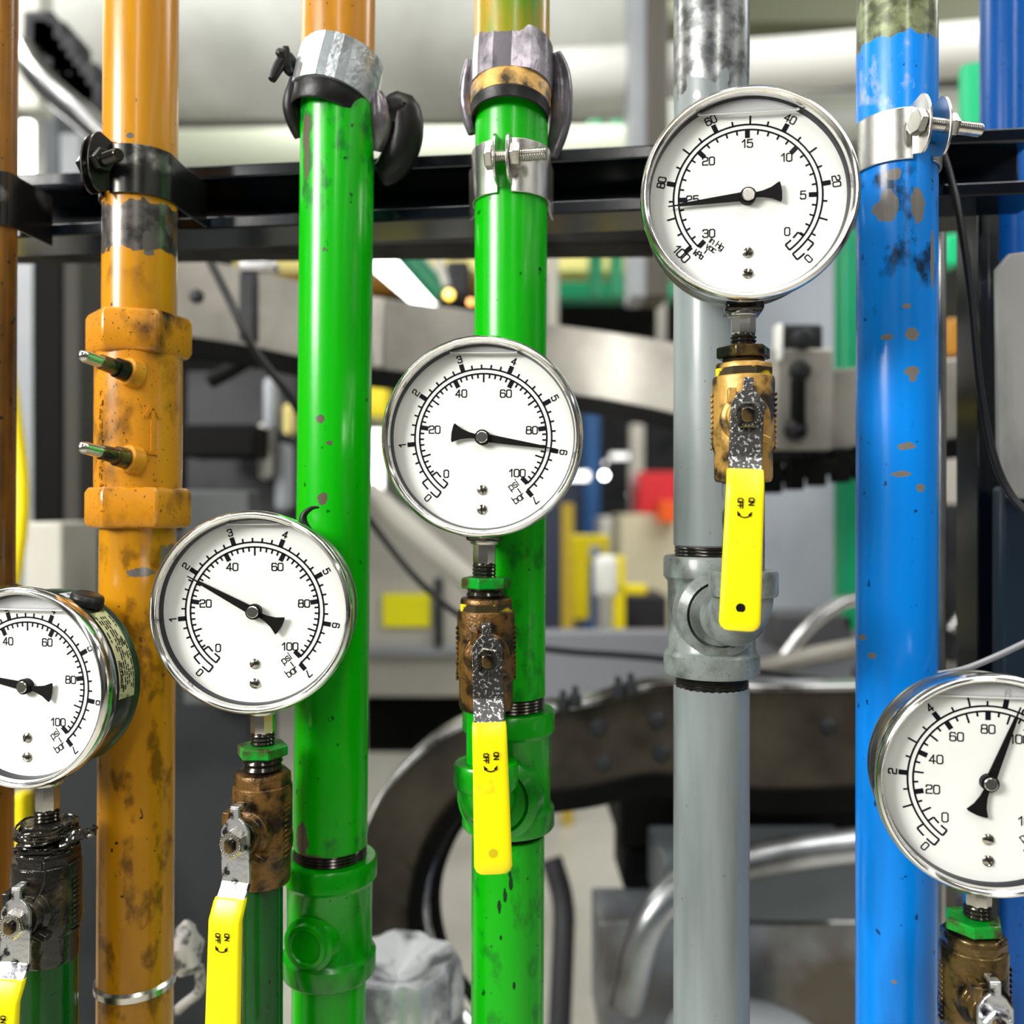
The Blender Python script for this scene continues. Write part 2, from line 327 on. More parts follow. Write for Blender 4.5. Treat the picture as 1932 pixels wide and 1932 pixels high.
# ---------------------------------------------------------------- pipes
OR = hx('D08A10'); GR = (0.001, 0.36, 0.0); BL = (0.0, 0.205, 0.72); GY = hx('8E9899')
OR = (0.50, 0.215, 0.004)
PIPES = {}
def pipe_spec(px_top, px_bot, hw, Y):
    """axis px at the top and bottom edges of the photo, half width in px, depth"""
    X0 = (px_top-966)*Y/F; X1 = (px_bot-966)*Y/F; zt = CZ+966*Y/F; zb = CZ-966*Y/F
    Xm = (X0+X1)/2; tilt = math.atan2(X0-X1, zt-zb)
    r = hw*Y/(F*math.sqrt(1+(Xm/Y)**2)); return Xm, Y, tilt, r
def axis_x(sp, z): return sp[0]+(z-CZ)*math.tan(sp[2])
def zpx(py, Y): return CZ-(py-966)*Y/F
def local(sp, px, py):
    Yf = sp[1]-sp[3]; z = zpx(py, Yf); return ((px-966)*Yf/F-axis_x(sp, z), z)
def chips(sp, lst): return [(*local(sp, x, y), a*sp[1]/F, b*sp[1]/F) for x, y, a, b in lst]
ZTOP = 3.1
def make_pipe(sp, label, cat, secs, name='pipe', group=None):
    """root on the floor at the pipe foot, tilted about the floor point; secs = [(z0, z1, material, r scale)]"""
    X, Y, tilt, r = sp
    root = empty(name, (axis_x(sp, 0), Y, 0), label, cat, group, ry=tilt)
    for (z0, z1, mat, k) in secs:
        b = MB(); b.lathe([(r*k-0.001, z0), (r*k, z0+0.001), (r*k, z1-0.001), (r*k-0.001, z1)], 64); b.build('pipe_section', mat, root)
    return root
def tee(root, r, z0, z1, mat, branch=None, br=0.0165, blen=0.03, byaw=0):
    b = MB(); rb = r*1.16; rc = r*1.27; h = (z1-z0)
    b.lathe([(r*0.98, z0), (rc-0.001, z0), (rc, z0+0.0015), (rc, z0+0.0115), (rc-0.0012, z0+0.013), (rb, z0+0.0145), (rb*0.985, (z0+z1)/2), (rb, z1-0.0145), (rc-0.0012, z1-0.013), (rc, z1-0.0115), (rc, z1-0.0015), (rc-0.001, z1), (r*0.98, z1)], 64)
    b.build('tee_body', mat, root)
    if branch is not None:
        b = MB(); M2 = T(0, 0, branch) @ RZ(byaw) @ RX(PI/2)
        b.lathe([(br*1.45, r*0.6), (br*1.4, rb+0.0005), (br*1.12, rb+0.004), (br*1.05, rb+blen*0.35), (br, rb+blen)], 40, M2); b.build('tee_branch', mat, root)
    return rb

sp_far = pipe_spec(2, -8, 34, 0.53)
m = painted('amber_paint_dark', (0.30, 0.13, 0.008), lo=0.42, hi=0.62, speck=0.66)
r0 = make_pipe(sp_far, 'dark orange vertical pipe cut off by the left edge of the photo', 'pipe', [(0, ZTOP, m, 1)])
b = MB(); b.lathe([(sp_far[3], zpx(1135, .53)), (sp_far[3]*1.4, zpx(1133, .53)), (sp_far[3]*1.45, zpx(1108, .53)), (sp_far[3], zpx(1102, .53))], 40); b.build('coupling', M['brassdark'], r0)

sp_or = pipe_spec(267, 255, 72, 0.52); Yo = .52-.021
ban = [(zpx(470, Yo), zpx(380, Yo), 0.020, (0.13, 0.12, 0.11), 0.5)]
mo = painted('amber_paint', OR, lo=0.53, hi=0.78, bands=ban, chips=chips(sp_or, [(245, 255, 7, 6), (275, 455, 10, 22), (262, 1080, 22, 9), (300, 1060, 10, 30)]), chipcol=(0.12, 0.11, 0.10), grime=[(zpx(2000, Yo), zpx(1015, Yo), (.20, .085, .004), .53), (zpx(560, Yo), zpx(300, Yo), (.24, .10, .006), .56)])  # below the fitting, grime mixes dirt with painted shade; right chip is painted shadow
zv1, zv0 = zpx(578, Yo), zpx(1000, Yo)
r_or = make_pipe(sp_or, 'orange vertical pipe with a hexagonal balancing fitting, second pipe from the left', 'pipe', [(zv1-0.006, ZTOP, mo, 1), (0, zv0+0.006, mo, 1.02)])
r = sp_or[3]; b = MB(); b.threads(r*0.99, zv1-0.001, zv1+0.006); b.build('thread', M['thread'], r_or); b = MB(); b.threads(r*0.98, zv0-0.009, zv0+0.001); b.build('thread', M['thread'], r_or)
b = MB(); b.lathe([(r*1.22, zv0-0.008), (r*1.28, zv0-0.012)], 8)
mfit = painted('amber_fitting_paint', (0.55, 0.22, 0.010), lo=0.5, hi=0.72, sc=40, stretch=(1, 1, .7), speck=.66, bump=.5)
fit = MB(); h1 = 0.0245
fit.lathe([(r*1.16, zv0+0.02), (r*1.17, zv0+0.03), (r*1.17, zv1-0.03), (r*1.16, zv1-0.02)], 64)
fit.hexa(r*1.44, zv1-h1-.001, zv1-0.001, ch=.07, rot=R_(12)); fit.hexa(r*1.44, zv0+0.001, zv0+h1, ch=.07, rot=R_(12))
o = fit.build('balancing_fitting', mfit, r_or, bevel=0.0012)
# cast arrow and worn cast lettering on the fitting
rel = MB(); rf = r*1.17
def on_cyl(rel, cx, cz, w, h, d=0.0009, a=0):
    th = cx/rf; rel.box((0, 0, 0), (w, d*2, h), T(rf*math.sin(th), -rf*math.cos(th), cz) @ RZ(th) @ RY(a))
ax, az = local(sp_or, 286, 800)
on_cyl(rel, ax+.001, az-0.004, 0.0022, 0.024); on_cyl(rel, ax-.001, az+0.008, 0.002, 0.009, a=R_(28)); on_cyl(rel, ax+.0032, az+0.008, 0.002, 0.009, a=R_(-28)); on_cyl(rel, ax+.001, az-.016, .005, .002)
rel.build('cast_arrow', mfit, r_or); rel = MB(); lx = ax-0.030
for i in range(15):
    zz = az+0.018-i*0.0048
    for k in range(2): on_cyl(rel, lx+0.0015*k, zz+random.uniform(-.0012, .0012), random.choice((0.0007, 0.0022)), random.choice((0.0007, 0.0028)), 0.0007)
rel.build('cast_lettering', mfit, r_or); rel = MB()
for i in range(6): on_cyl(rel, ax+0.0025+.001*(i % 2), az-0.031-i*0.0035, 0.0018, 0.0012, 0.0007)
rel.build('cast_lettering', mfit, r_or)
for py, k in ((697, 0), (860, 1)):
    x0, z0 = local(sp_or, 252, py+8); th = x0/rf
    base = Vector((rf*math.sin(th), -rf*math.cos(th), z0)); d = Vector((-0.46, -0.86, 0.16)).normalized()
    b = MB(); b.cyl(base-d*.004, base+d*.004, .0085, .0078, 28); pp = b.build('port_boss', mfit, r_or, bevel=.0008)
    b = MB(); b.cyl(base+d*.002, base+d*.010, .0062, .0056, 24); b.cyl(base+d*.010, base+d*.020, .0045, .0042, 20); b.build('test_port', M['brassdark'], r_or)
    b = MB(); b.cyl(base+d*.019, base+d*.030, .0034, .0034, 20); b.lathe([(.0034, 0), (.0030, .0015), (.002, .0027), (.0005, .0032)], 20, T(*(base+d*.030)) @ align(d)); b.build('port_stem', M['steel'], pp)
x0, zr = local(sp_or, 255, 1893)
b = MB(); b.lathe([(r*1.02, zr-.001), (r*1.09, zr), (r*1.1, zr+.0035), (r*1.03, zr+.005)], 48); b.build('pipe_ring', M['steel'], r_or)

sp_g1 = pipe_spec(639, 620, 70, 0.515); Yg = .515-.021
mg1 = painted('green_paint_scuffed', GR, lo=0.60, hi=0.86, sc=13, chips=chips(sp_g1, [(608, 941, 10, 12), (622, 835, 6, 4), (604, 790, 9, 8), (575, 280, 6, 55), (612, 470, 4, 4), (574, 235, 9, 30), (566, 1590, 14, 30), (585, 1625, 30, 10)]), chipcol=(.09, .075, .05), dirt=(0.0, 0.05, 0.004), grime=[(zpx(420, Yg), zpx(150, Yg), (.0, .14, .01), .50), (zpx(1650, Yg), zpx(1560, Yg), (.01, .09, .01), .50)])
mo2 = painted('amber_paint_top', (0.50, 0.21, 0.01), lo=0.5, hi=0.75)
zt1, zt0 = zpx(1642, Yg), zpx(1868, Yg); zw = zpx(105, Yg)
r_g1 = make_pipe(sp_g1, 'bright green scuffed pipe with a tee at the bottom, left of two green pipes', 'pipe', [(zw, ZTOP, mo2, 1.0), (zt1+0.006, zw, mg1, 1), (0, zt0-.001, mg1, 1)])
r = sp_g1[3]
mgt = painted('green_fitting_paint', (0.001, 0.31, 0.001), lo=0.46, hi=0.70, sc=34, stretch=(1, 1, .5), dirt=(0.0, 0.05, 0.004), bump=.5)
tee(r_g1, r, zt0, zt1, mgt)
b = MB(); b.threads(r*0.995, zt1-.001, zt1+.007); b.build('thread', M['thread'], r_g1)
x0, z0 = local(sp_g1, 584, 1778); b = MB(); Mx = T(0, 0, z0) @ RZ(x0/(r*1.16)) @ RX(PI/2)
b.lathe([(.0165, r*.9), (.0150, r*1.2), (.0125, r*1.24), (.0118, r*1.34), (.0095, r*1.36), (.0088, r*1.31), (0.0001, r*1.31)], 40, Mx); b.build('branch_plug', mgt, r_g1)

sp_g2 = pipe_spec(966, 957, 68.5, 0.51); Yg2 = .51-.0205
mg2 = painted('green_paint_clean', GR, lo=0.62, hi=0.88, sc=12, chips=chips(sp_g2, [(1038, 465, 3, 6), (970, 1860, 3, 8), (945, 1770, 3, 5), (962, 1650, 3, 6), (942, 1712, 4, 13), (953, 1690, 4, 14), (964, 1667, 4, 13), (1020, 500, 3, 4)]), chipcol=(0.0, .03, .004), dirt=(0.0, 0.06, 0.004), grime=[(0.6, zpx(1000, Yg2), (0.0, .20, .002), .55)])
mo3 = painted('amber_green_paint', (0.42, 0.23, 0.01), lo=0.42, hi=0.60, dirt=(0.03, 0.22, 0.01), sc=30)
zt1, zt0 = zpx(1352, Yg2), zpx(1582, Yg2); zw = zpx(150, Yg2); r = sp_g2[3]
r_g2 = make_pipe(sp_g2, 'bright green pipe with a steel clamp, behind the centre gauge', 'pipe', [(zw, ZTOP, mo3, 1.04), (zt1+.0072, zw, mg2, 1), (0, zt0-.0038, mg2, 1)])
GXS = {}
XB2 = -0.0140
tee(r_g2, r, zt0, zt1, mgt, branch=zpx(1482, .51), byaw=R_(-14), blen=.004)
b = MB(); b.threads(r*0.995, zt1-.001, zt1+.008); b.build('thread', M['thread'], r_g2); b = MB(); b.threads(r*.99, zt0-.004, zt0+.001); b.build('thread', M['thread'], r_g2)

sp_gy = pipe_spec(1342, 1342, 72, 0.50); Yy = .50-.021
mgy = painted('galvanised_paint', (0.265, 0.30, 0.305), dirt=(0.12, 0.14, 0.14), lo=0.42, hi=0.72, sc=22, rough=0.3, speck=.72, bands=[(zpx(150, Yy), zpx(-500, Yy), .07, (.30, .31, .31), .8)], stretch=(1, 1, .12))
mgyt = painted('galvanised_fitting', (0.215, 0.245, 0.235), dirt=(0.08, 0.09, 0.08), lo=0.45, hi=0.66, sc=60, rough=.33, stretch=(1, 1, .8), speck=.66, bump=.5)
zt1, zt0 = zpx(1052, Yy), zpx(1283, Yy); r = sp_gy[3]
r_gy = make_pipe(sp_gy, 'light grey galvanised vertical pipe behind the gauge with the red speck', 'pipe', [(zt1+.0052, ZTOP, mgy, 1), (0, zt0-.0068, mgy, 1)])
r_gy['label'] = 'light grey galvanised vertical pipe with a tee, between the green and blue pipes'
tee(r_gy, r, zt0, zt1, mgyt, branch=zpx(1150, .50), byaw=R_(-2), blen=.004)
b = MB(); b.threads(r*0.985, zt1-.001, zt1+.006); b.build('thread', M['thread'], r_gy); b = MB(); b.threads(r*.985, zt0-.0075, zt0+.001); b.build('thread', M['thread'], r_gy)

sp_bl = pipe_spec(1692, 1690, 78, 0.495); Yb = .495-.0215
chb = chips(sp_bl, [(1680, 385, 17, 30), (1690, 325, 12, 12), (1732, 385, 14, 34), (1640, 430, 9, 14), (1711, 577, 7, 5), (1680, 633, 9, 6), (1722, 630, 12, 12), (1720, 700, 14, 9), (1722, 712, 7, 9), (1712, 842, 16, 7), (1702, 894, 15, 6), (1738, 920, 9, 8), (1660, 1243, 5, 6), (1650, 1211, 4, 5), (1690, 1857, 5, 4), (1765, 490, 5, 60)])
mb_ = painted('blue_paint', BL, dirt=(0.0, 0.045, 0.16), lo=0.56, hi=0.78, sc=13, chips=chb, chipcol=(.17, .155, .14), bands=[(zpx(60, Yb), zpx(-600, Yb), .012, (.22, .25, .13), .3)], grime=[(zpx(540, Yb), zpx(290, Yb), (0, .03, .09), .50), (zpx(250, Yb), zpx(80, Yb), (.28, .36, .44), .56), (zpx(640, Yb), zpx(440, Yb), (.0, .02, .05), .62)])
r_bl = make_pipe(sp_bl, 'bright blue vertical pipe with chipped paint and a bolted steel clamp', 'pipe', [(0, ZTOP, mb_, 1)])

sp_b2 = pipe_spec(1900, 1900, 53, 0.62)
mb2 = painted('deep_blue_paint', (0.0, 0.12, 0.52), dirt=(0.0, 0.03, 0.12), lo=0.55, hi=0.75)
make_pipe(sp_b2, 'deep blue pipe behind the rail at the top right corner', 'pipe', [(0, ZTOP, mb2, 1)])

# ---------------------------------------------------------------- strut rail behind the pipes
Ya, Yb_ = 0.570, 0.540
pa = P(-40, 392, Ya); pb = P(1985, 300, Yb_)
def strut(name, p0, p1, label, hh=0.0205, dp=0.04):
    d = p1-p0; L = d.length; root = empty(name, p0, label, 'rail')
    Mx = align(d) ; z = d.normalized(); up = Vector((0, 0, 1)) if abs(z.z) < .9 else Vector((1, 0, 0))
    x = up-z*up.dot(z); x.normalize(); y = z.cross(x)
    Mx = Matrix((x, y, z)).transposed().to_4x4()
    b = MB(); b.M = Mx; s_ = 1 if (Mx @ Vector((0, 1, 0))).y > 0 else -1; t = .0025
    b.box((hh-t/2, s_*dp/2, L/2), (t, dp, L)); b.box((-hh+t/2, s_*dp/2, L/2), (t, dp, L)); b.box((0, s_*(dp-t/2), L/2), (2*hh, t, L))
    for q in (1, -1): b.box((q*(hh-.0042), s_*t/2, L/2), (.0084, t, L)); b.box((q*(hh-.0084+t/2), s_*.005, L/2), (t, .008, L))
    b.build('channel', M['strut'], root, bevel=.0022, seg=3); return root
strut('strut_channel', pa, pb, 'dark blue horizontal strut rail running behind all the pipes')
strut('strut_channel', P(1866, 2600, .60), P(1866, 300, .60), 'black vertical strut post between the blue pipe and the silver plate', .0075, .03)['category'] = 'post'
b = MB(); p0 = P(-80, 462, .72); p1 = P(1240, 447, .70)
b.sweep([p0, p1], [(-.02, -.011), (.02, -.011), (.02, .011), (-.02, .011)])
M['darkbeam'] = plain('sooty_beam', (0.03, 0.028, 0.026), 0.7, 0, (0.01, 0.01, 0.01), 20, spec=.15)
tag(b.build('flat_bar', M['darkbeam'], None, bevel=.002), 'dark grey flat bar just below the blue strut rail', 'bar')

# ---------------------------------------------------------------- clamps
def hexbolt(mb, p, d, r, h): mb.hexa(r, 0, h, T(*p) @ align(d), ch=.1)
def clamp(sp, py, yaw, label, mat, hgt=.025, ear_h=.026, gap=.008, depth=.036, boltmat=None, ear=.012, blen=.030, boltdir=1):
    X, Y, tl, r = sp; z = zpx(py, Y-r); root = empty('pipe_clamp', (axis_x(sp, z), Y, z), label, 'clamp', None, rz=0)
    t = .0016; R2 = r+.0010
    for s_ in (-1, 1):
        b = MB(); a0 = math.asin(gap/2/R2)
        pts = []
        for i in range(25):
            a = a0+(PI*0.58-a0)*i/24; a_ = s_*a+yaw
            pts.append((R2*math.sin(a_), -R2*math.cos(a_), 0))
        aa = s_*PI*0.58+yaw*0.4
        ex = pts[-1]; pts.append((ex[0]*0.98+s_*.0008, max(ex[1]+.006, r*.45), 0)); pts.append((s_*(r+.004), depth, 0))
        h2 = hgt/2; b.sweep(pts, [(-t/2, -h2), (t/2, -h2), (t/2, h2), (-t/2, h2)]); b.build('band', mat, root, bevel=.0004)
        e = MB(); poly = [(-.002, -h2*.95)]
        for i in range(13):
            a = -PI/2+PI*i/12; poly.append((ear*.5+ear*.62*math.cos(a), ear_h/2*math.sin(a)))
        poly.append((-.002, h2*.95))
        # ear plate in the local YZ plane, pushed out of the band
        Mx = RZ(yaw) @ T(s_*gap/2, -R2, .002) @ Matrix(((0, 0, 1, 0), (-1, 0, 0, 0), (0, 1, 0, 0), (0, 0, 0, 1)))
        e.prism(poly, -t/2, t/2, Mx); e.build('ear', mat, root, bevel=.0004)
    bm_ = boltmat or M['steel']; q = RZ(yaw) @ Matrix.Translation((0, -R2-ear*.55, .002)); dv = (RZ(yaw) @ Vector((boltdir, 0, 0)))
    c0 = q @ Vector((0, 0, 0))
    b = MB(); hexbolt(b, c0-dv*(gap/2+.0055), dv, .0068, .0045); bo = b.build('bolt', bm_, root, bevel=.0003)
    b = MB(); st = c0-dv*(gap/2); b.threads(.0036, 0, blen, .0013, 20, T(*st) @ align(dv), .0005); b.build('bolt_shank', M['thread'] if mat is M['clamp_dark'] else M['steel'], bo)
    b = MB(); hexbolt(b, c0+dv*(gap/2+.001), dv, .0068, .0055); b.build('nut', bm_, root, bevel=.0003)
    return root
clamp(sp_g2, 312, R_(-10), 'shiny steel pipe clamp with a bolt on the right green pipe', M['clamp'], hgt=.030, ear_h=.026, blen=.028, gap=.0075, depth=.026)
clamp(sp_or, 318, R_(-33), 'dark greasy pipe clamp on the orange pipe, bolt pointing right', M['clamp_dark'], hgt=.028, ear_h=.034, blen=.026, gap=.007, depth=.040, boltmat=M['clamp_dark'])
clamp(sp_far, 372, R_(-40), 'dark pipe clamp on the leftmost pipe at the photo edge', M['clamp_dark'], hgt=.032, ear_h=.03, depth=.034, boltmat=M['clamp_dark'])
clamp(sp_bl, 252, R_(14), 'bright steel pipe clamp with a long bolt on the blue pipe', M['clamp'], hgt=.028, ear_h=.032, gap=.0125, blen=.036, depth=.034)

# ---------------------------------------------------------------- taped joints at the top of the green pipes
def wrap(sp, py, label, mat, tilt, lump, tails, collar=None):
    X, Y, tl, r = sp; z = zpx(py, Y-r); root = empty('taped_joint', (axis_x(sp, z), Y, z), label, 'pipe wrap')
    b = MB(); rnd = random.Random(int(py)); ph = [rnd.uniform(.985, 1.035) for _ in range(14)]
    fn = lambda a, z_: ph[int(a/(2*PI)*14) % 14]
    b.M = tilt
    b.lathe([(r*1.03, -.0145), (r*1.13, -.0140), (r*1.15, -.002), (r*1.13, .0125), (r*1.02, .014)], 28, None, False, fn); b.build('tape_band', mat, root, ang=12)
    b = MB(); b.M = tilt @ T(0, 0, -.016 if not collar else -.027)
    zk = .45 if collar else 1
    b.lathe([(r*1.01, -.010*zk), (r*1.05, -.009*zk), (r*1.07, -.002*zk), (r*1.10, .004*zk), (r*1.08, .006*zk)], 40, None, False); b.build('sleeve_shade_ring', M['rubber'], root)  # on the left pipe this black ring stands in for shade under the tape
    for pts, rad, mt in tails:
        t_ = MB(); t_.tube(smoothpath(pts, 6), rad, 10, True, lambda u: .75+.5*math.sin(PI*u)); t_.build('strap_end', mt, root)
    if collar:
        c_ = MB(); c_.M = tilt; c_.lathe([(r*1.0, -.0255), (r*1.09, -.0245), (r*1.11, -.010), (r*1.0, -.008)], 48); c_.build('brass_collar', collar, root)
    return root
rr1 = sp_g1[3]
sh = MB()
wrap(sp_g1, 112, 'silver tape wrapped joint with hanging black strap on the left green pipe', M['foil'], RY(R_(12)) @ RX(R_(-6)), 0,
     [([(-rr1*1.1, -.004, .004), (-rr1*1.3, -.008, .008), (-rr1*1.5, -.010, .002), (-rr1*1.66, -.012, -.007)], .0030, M['rubber']),
      ([(-rr1*1.12, -.004, .000), (-rr1*1.28, -.008, .002), (-rr1*1.32, -.010, .013)], .0026, M['rubber']),
      ([(-rr1*1.3, -.008, .006), (-rr1*1.42, -.012, .008), (-rr1*1.50, -.010, .010)], .0022, M['rubber']),
      ([(-rr1*1.1, -.008, -.004), (-rr1*1.22, -.006, -.02), (-rr1*1.05, 0, -.035)], .004, M['rubber']),
      ([(rr1*1.05, .002, -.014), (rr1*1.35, .004, -.020), (rr1*1.72, .006, -.016), (rr1*1.80, .008, -.028), (rr1*1.62, .010, -.041), (rr1*1.3, .012, -.049), (rr1*1.05, .012, -.052)], .0088, M['rubber']),
      ([(rr1*1.05, -.002, -.010), (rr1*1.15, 0, -.026), (rr1*1.0, .006, -.040)], .006, M['foil_dark'])])
rr2 = sp_g2[3]
wrap(sp_g2, 98, 'grimy purple grey tape wrapped joint above a brass collar on the right green pipe', M['foil_dark'], RX(R_(-10)) @ RY(R_(2)), 0,
     [([(-rr2*1.15, 0, .006), (-rr2*1.28, .004, -.014), (-rr2*1.1, .006, -.034)], .0035, M['foil_dark']),
      ([(rr2*1.15, 0, .010), (rr2*1.34, .004, -.002), (rr2*1.36, .006, -.026), (rr2*1.1, .010, -.046)], .0055, M['foil_dark'])], collar=M['brass'])

# ---------------------------------------------------------------- gauges
RG = 0.036; HD = 0.009; RB = 0.0525
def ringarc(mb, r0, r1, a0, a1, y, n=72):
    vs = []; fs = []
    for i in range(n+1):
        a = a0+(a1-a0)*i/n
        for r in (r0, r1): vs.append((r*math.sin(a), y, r*math.cos(a)))
    for i in range(n): fs.append((2*i, 2*i+1, 2*i+3, 2*i+2))
    mb.add(vs, fs)
def tick(mb, a, r0, r1, w, y):
    s_, c_ = math.sin(a), math.cos(a); stroke(mb, ((r0+w/2)*s_, (r0+w/2)*c_), ((r1-w/2)*s_, (r1-w/2)*c_), w, y) if r1-r0 > w else stroke(mb, (r0*s_, r0*c_), (r1*s_, r1*c_), w, y)
def thick(mb, a, r0, r1, w, y):
    s_, c_ = math.sin(a), math.cos(a); n = Vector((c_, -s_))*w/2; p = Vector((r0*s_, r0*c_)); q = Vector((r1*s_, r1*c_))
    mb.add([(k.x, y, k.y) for k in (p-n, q-n, q+n, p+n)], [(0, 1, 2, 3)])
def dial(kind, root):
    b = MB(); b.lathe([(0.0475, -.001), (0.0475, 0)], 96, T(0, HD, 0) @ RX(PI/2))
    b.cur = 1; y = HD-.00015; R = RG; lw = .024*R; Ri = .93*R; D = R_
    sgn = -1 if kind == 'vac' else 1
    def box0(a0, a1):
        for (r0, r1) in ((Ri, Ri-.09*R), (R, R+.10*R)):
            e0 = a0; e1 = a1
            tick(b, e0, min(r0, r1), max(r0, r1), lw, y); tick(b, e1, min(r0, r1), max(r0, r1), lw, y)
            m_ = (e0+e1)/2; gp = D(1.3)
            ringarc(b, r1-lw/2, r1+lw/2, e0, m_+sgn*gp, y, 6); ringarc(b, r1-lw/2, r1+lw/2, m_-sgn*gp, e1, y, 6)
    nh = .105*R; nw = .0165*R
    if kind == 'psi':
        fa = lambda v: D(-135+2.7*v); fb = lambda v: D(-135+39.16*v)
        ringarc(b, R-lw/2, R+lw/2, D(-143), fb(7), y); ringarc(b, Ri-lw/2, Ri+lw/2, D(-143), fa(100), y)
        for i in range(2, 51):
            v = 2*i
            if v % 20 == 0: thick(b, fa(v), Ri, Ri-.115*R, .066*R, y); continue
            tick(b, fa(v), Ri-(.125 if v % 10 == 0 else .065)*R, Ri, lw, y)
        for i in range(2, 36):
            if i % 5 == 0: thick(b, fb(i/5), R, R+.115*R, .066*R, y)
            else: tick(b, fb(i/5), R, R+.062*R, lw, y)
        for v in (20, 40, 60, 80, 100): text(b, str(v), .72*R*math.sin(fa(v)), .72*R*math.cos(fa(v)), nh, nw, y, kx=1.05)
        text(b, '0', -.53*R, -.53*R, nh, nw, y)
        for v in range(1, 8): text(b, str(v), 1.19*R*math.sin(fb(v)), 1.19*R*math.cos(fb(v)), .095*R, nw, y, -fb(v))
        text(b, '0', 1.19*R*math.sin(D(-138)), 1.19*R*math.cos(D(-138)), .095*R, nw, y, D(138))
        box0(D(-127), D(-143))
        text(b, 'psi', .45*R, -.68*R, .105*R, nw*.8, y, D(36), .18); text(b, 'l', .54*R, -.765*R, .065*R, nw, y, D(36)); text(b, 'bar', .53*R, -.865*R, .105*R, nw*.8, y, D(36), .16)
    elif kind == 'vac':
        fa = lambda v: D(135-9*v); fb = lambda v: D(135-9*v*.2953)
        ringarc(b, R-lw/2, R+lw/2, D(143), fb(100), y); ringarc(b, Ri-lw/2, Ri+lw/2, D(143), fa(30), y)
        for v in range(1, 31):
            if v % 5 == 0: thick(b, fa(v), Ri, Ri-.115*R, .066*R, y)
            else: tick(b, fa(v), Ri-.065*R, Ri, lw, y)
        for i in range(1, 21):
            v = 5*i
            if v % 20 == 0: thick(b, fb(v), R, R+.115*R, .066*R, y)
            else: tick(b, fb(v), R, R+(.12 if v % 10 == 0 else .065)*R, lw, y)
        for v in (5, 10, 15, 20, 25): text(b, str(v), .74*R*math.sin(fa(v)), .74*R*math.cos(fa(v)), nh, nw, y, kx=1.05)
        text(b, '30', -.52*R, -.475*R, nh, nw, y, kx=1.05); text(b, '0', .53*R, -.49*R, nh, nw, y)
        for v in (20, 40, 60, 80): text(b, str(v), 1.19*R*math.sin(fb(v)), 1.19*R*math.cos(fb(v)), .10*R, nw, y, -fb(v))
        text(b, '100', -.89*R, -.745*R, .115*R, nw*1.1, y, D(-48)); text(b, '0', 1.19*R*math.sin(D(137)), 1.19*R*math.cos(D(137)), .10*R, nw, y, D(-137+180))
        box0(D(127), D(143))
        text(b, 'in Hg', -.41*R, -.62*R, .08*R, nw*.8, y, D(-36), .16); text(b, 'vac', -.485*R, -.675*R, .08*R, nw*.8, y, D(-36), .16); text(b, 'l', -.56*R, -.72*R, .06*R, nw, y, D(-36)); text(b, 'kPa', -.655*R, -.76*R, .075*R, nw*.95, y, D(-36), .12)
    else:
        fa = lambda v: D(-135+1.6875*v); fb = lambda v: D(-135+24.48*v)
        ringarc(b, R-lw/2, R+lw/2, D(-143), fb(11), y); ringarc(b, Ri-lw/2, Ri+lw/2, D(-143), fa(160), y)
        for i in range(2, 33):
            v = 5*i
            if v % 20 == 0: thick(b, fa(v), Ri, Ri-.115*R, .066*R, y)
            else: tick(b, fa(v), Ri-(.13 if v % 10 == 0 else .065)*R, Ri, lw, y)
        for i in range(1, 23):
            if i % 4 == 0: thick(b, fb(i/2), R, R+.115*R, .066*R, y)
            elif i > 1: tick(b, fb(i/2), R, R+(.13 if i % 2 == 0 else .065)*R, lw, y)
        for v in range(20, 161, 20): text(b, str(v), .695*R*math.sin(fa(v)), .695*R*math.cos(fa(v)), .11*R, nw, y, kx=1.05)
        text(b, '0', -.53*R, -.50*R, .12*R, nw, y)
        for v in (2, 4, 6, 8, 10): text(b, str(v), 1.19*R*math.sin(fb(v)), 1.19*R*math.cos(fb(v)), .10*R, nw*1.1, y, -fb(v))
        text(b, '0', 1.19*R*math.sin(D(-139)), 1.19*R*math.cos(D(-139)), .10*R, nw, y, D(139)); box0(D(-127), D(-143))
        text(b, 'psi', .45*R, -.68*R, .105*R, nw*.8, y, D(36), .18); text(b, 'bar', .53*R, -.865*R, .105*R, nw*.8, y, D(36), .16)
    return b.build('dial', [M['dial'], M['ink']], root, smooth=False)
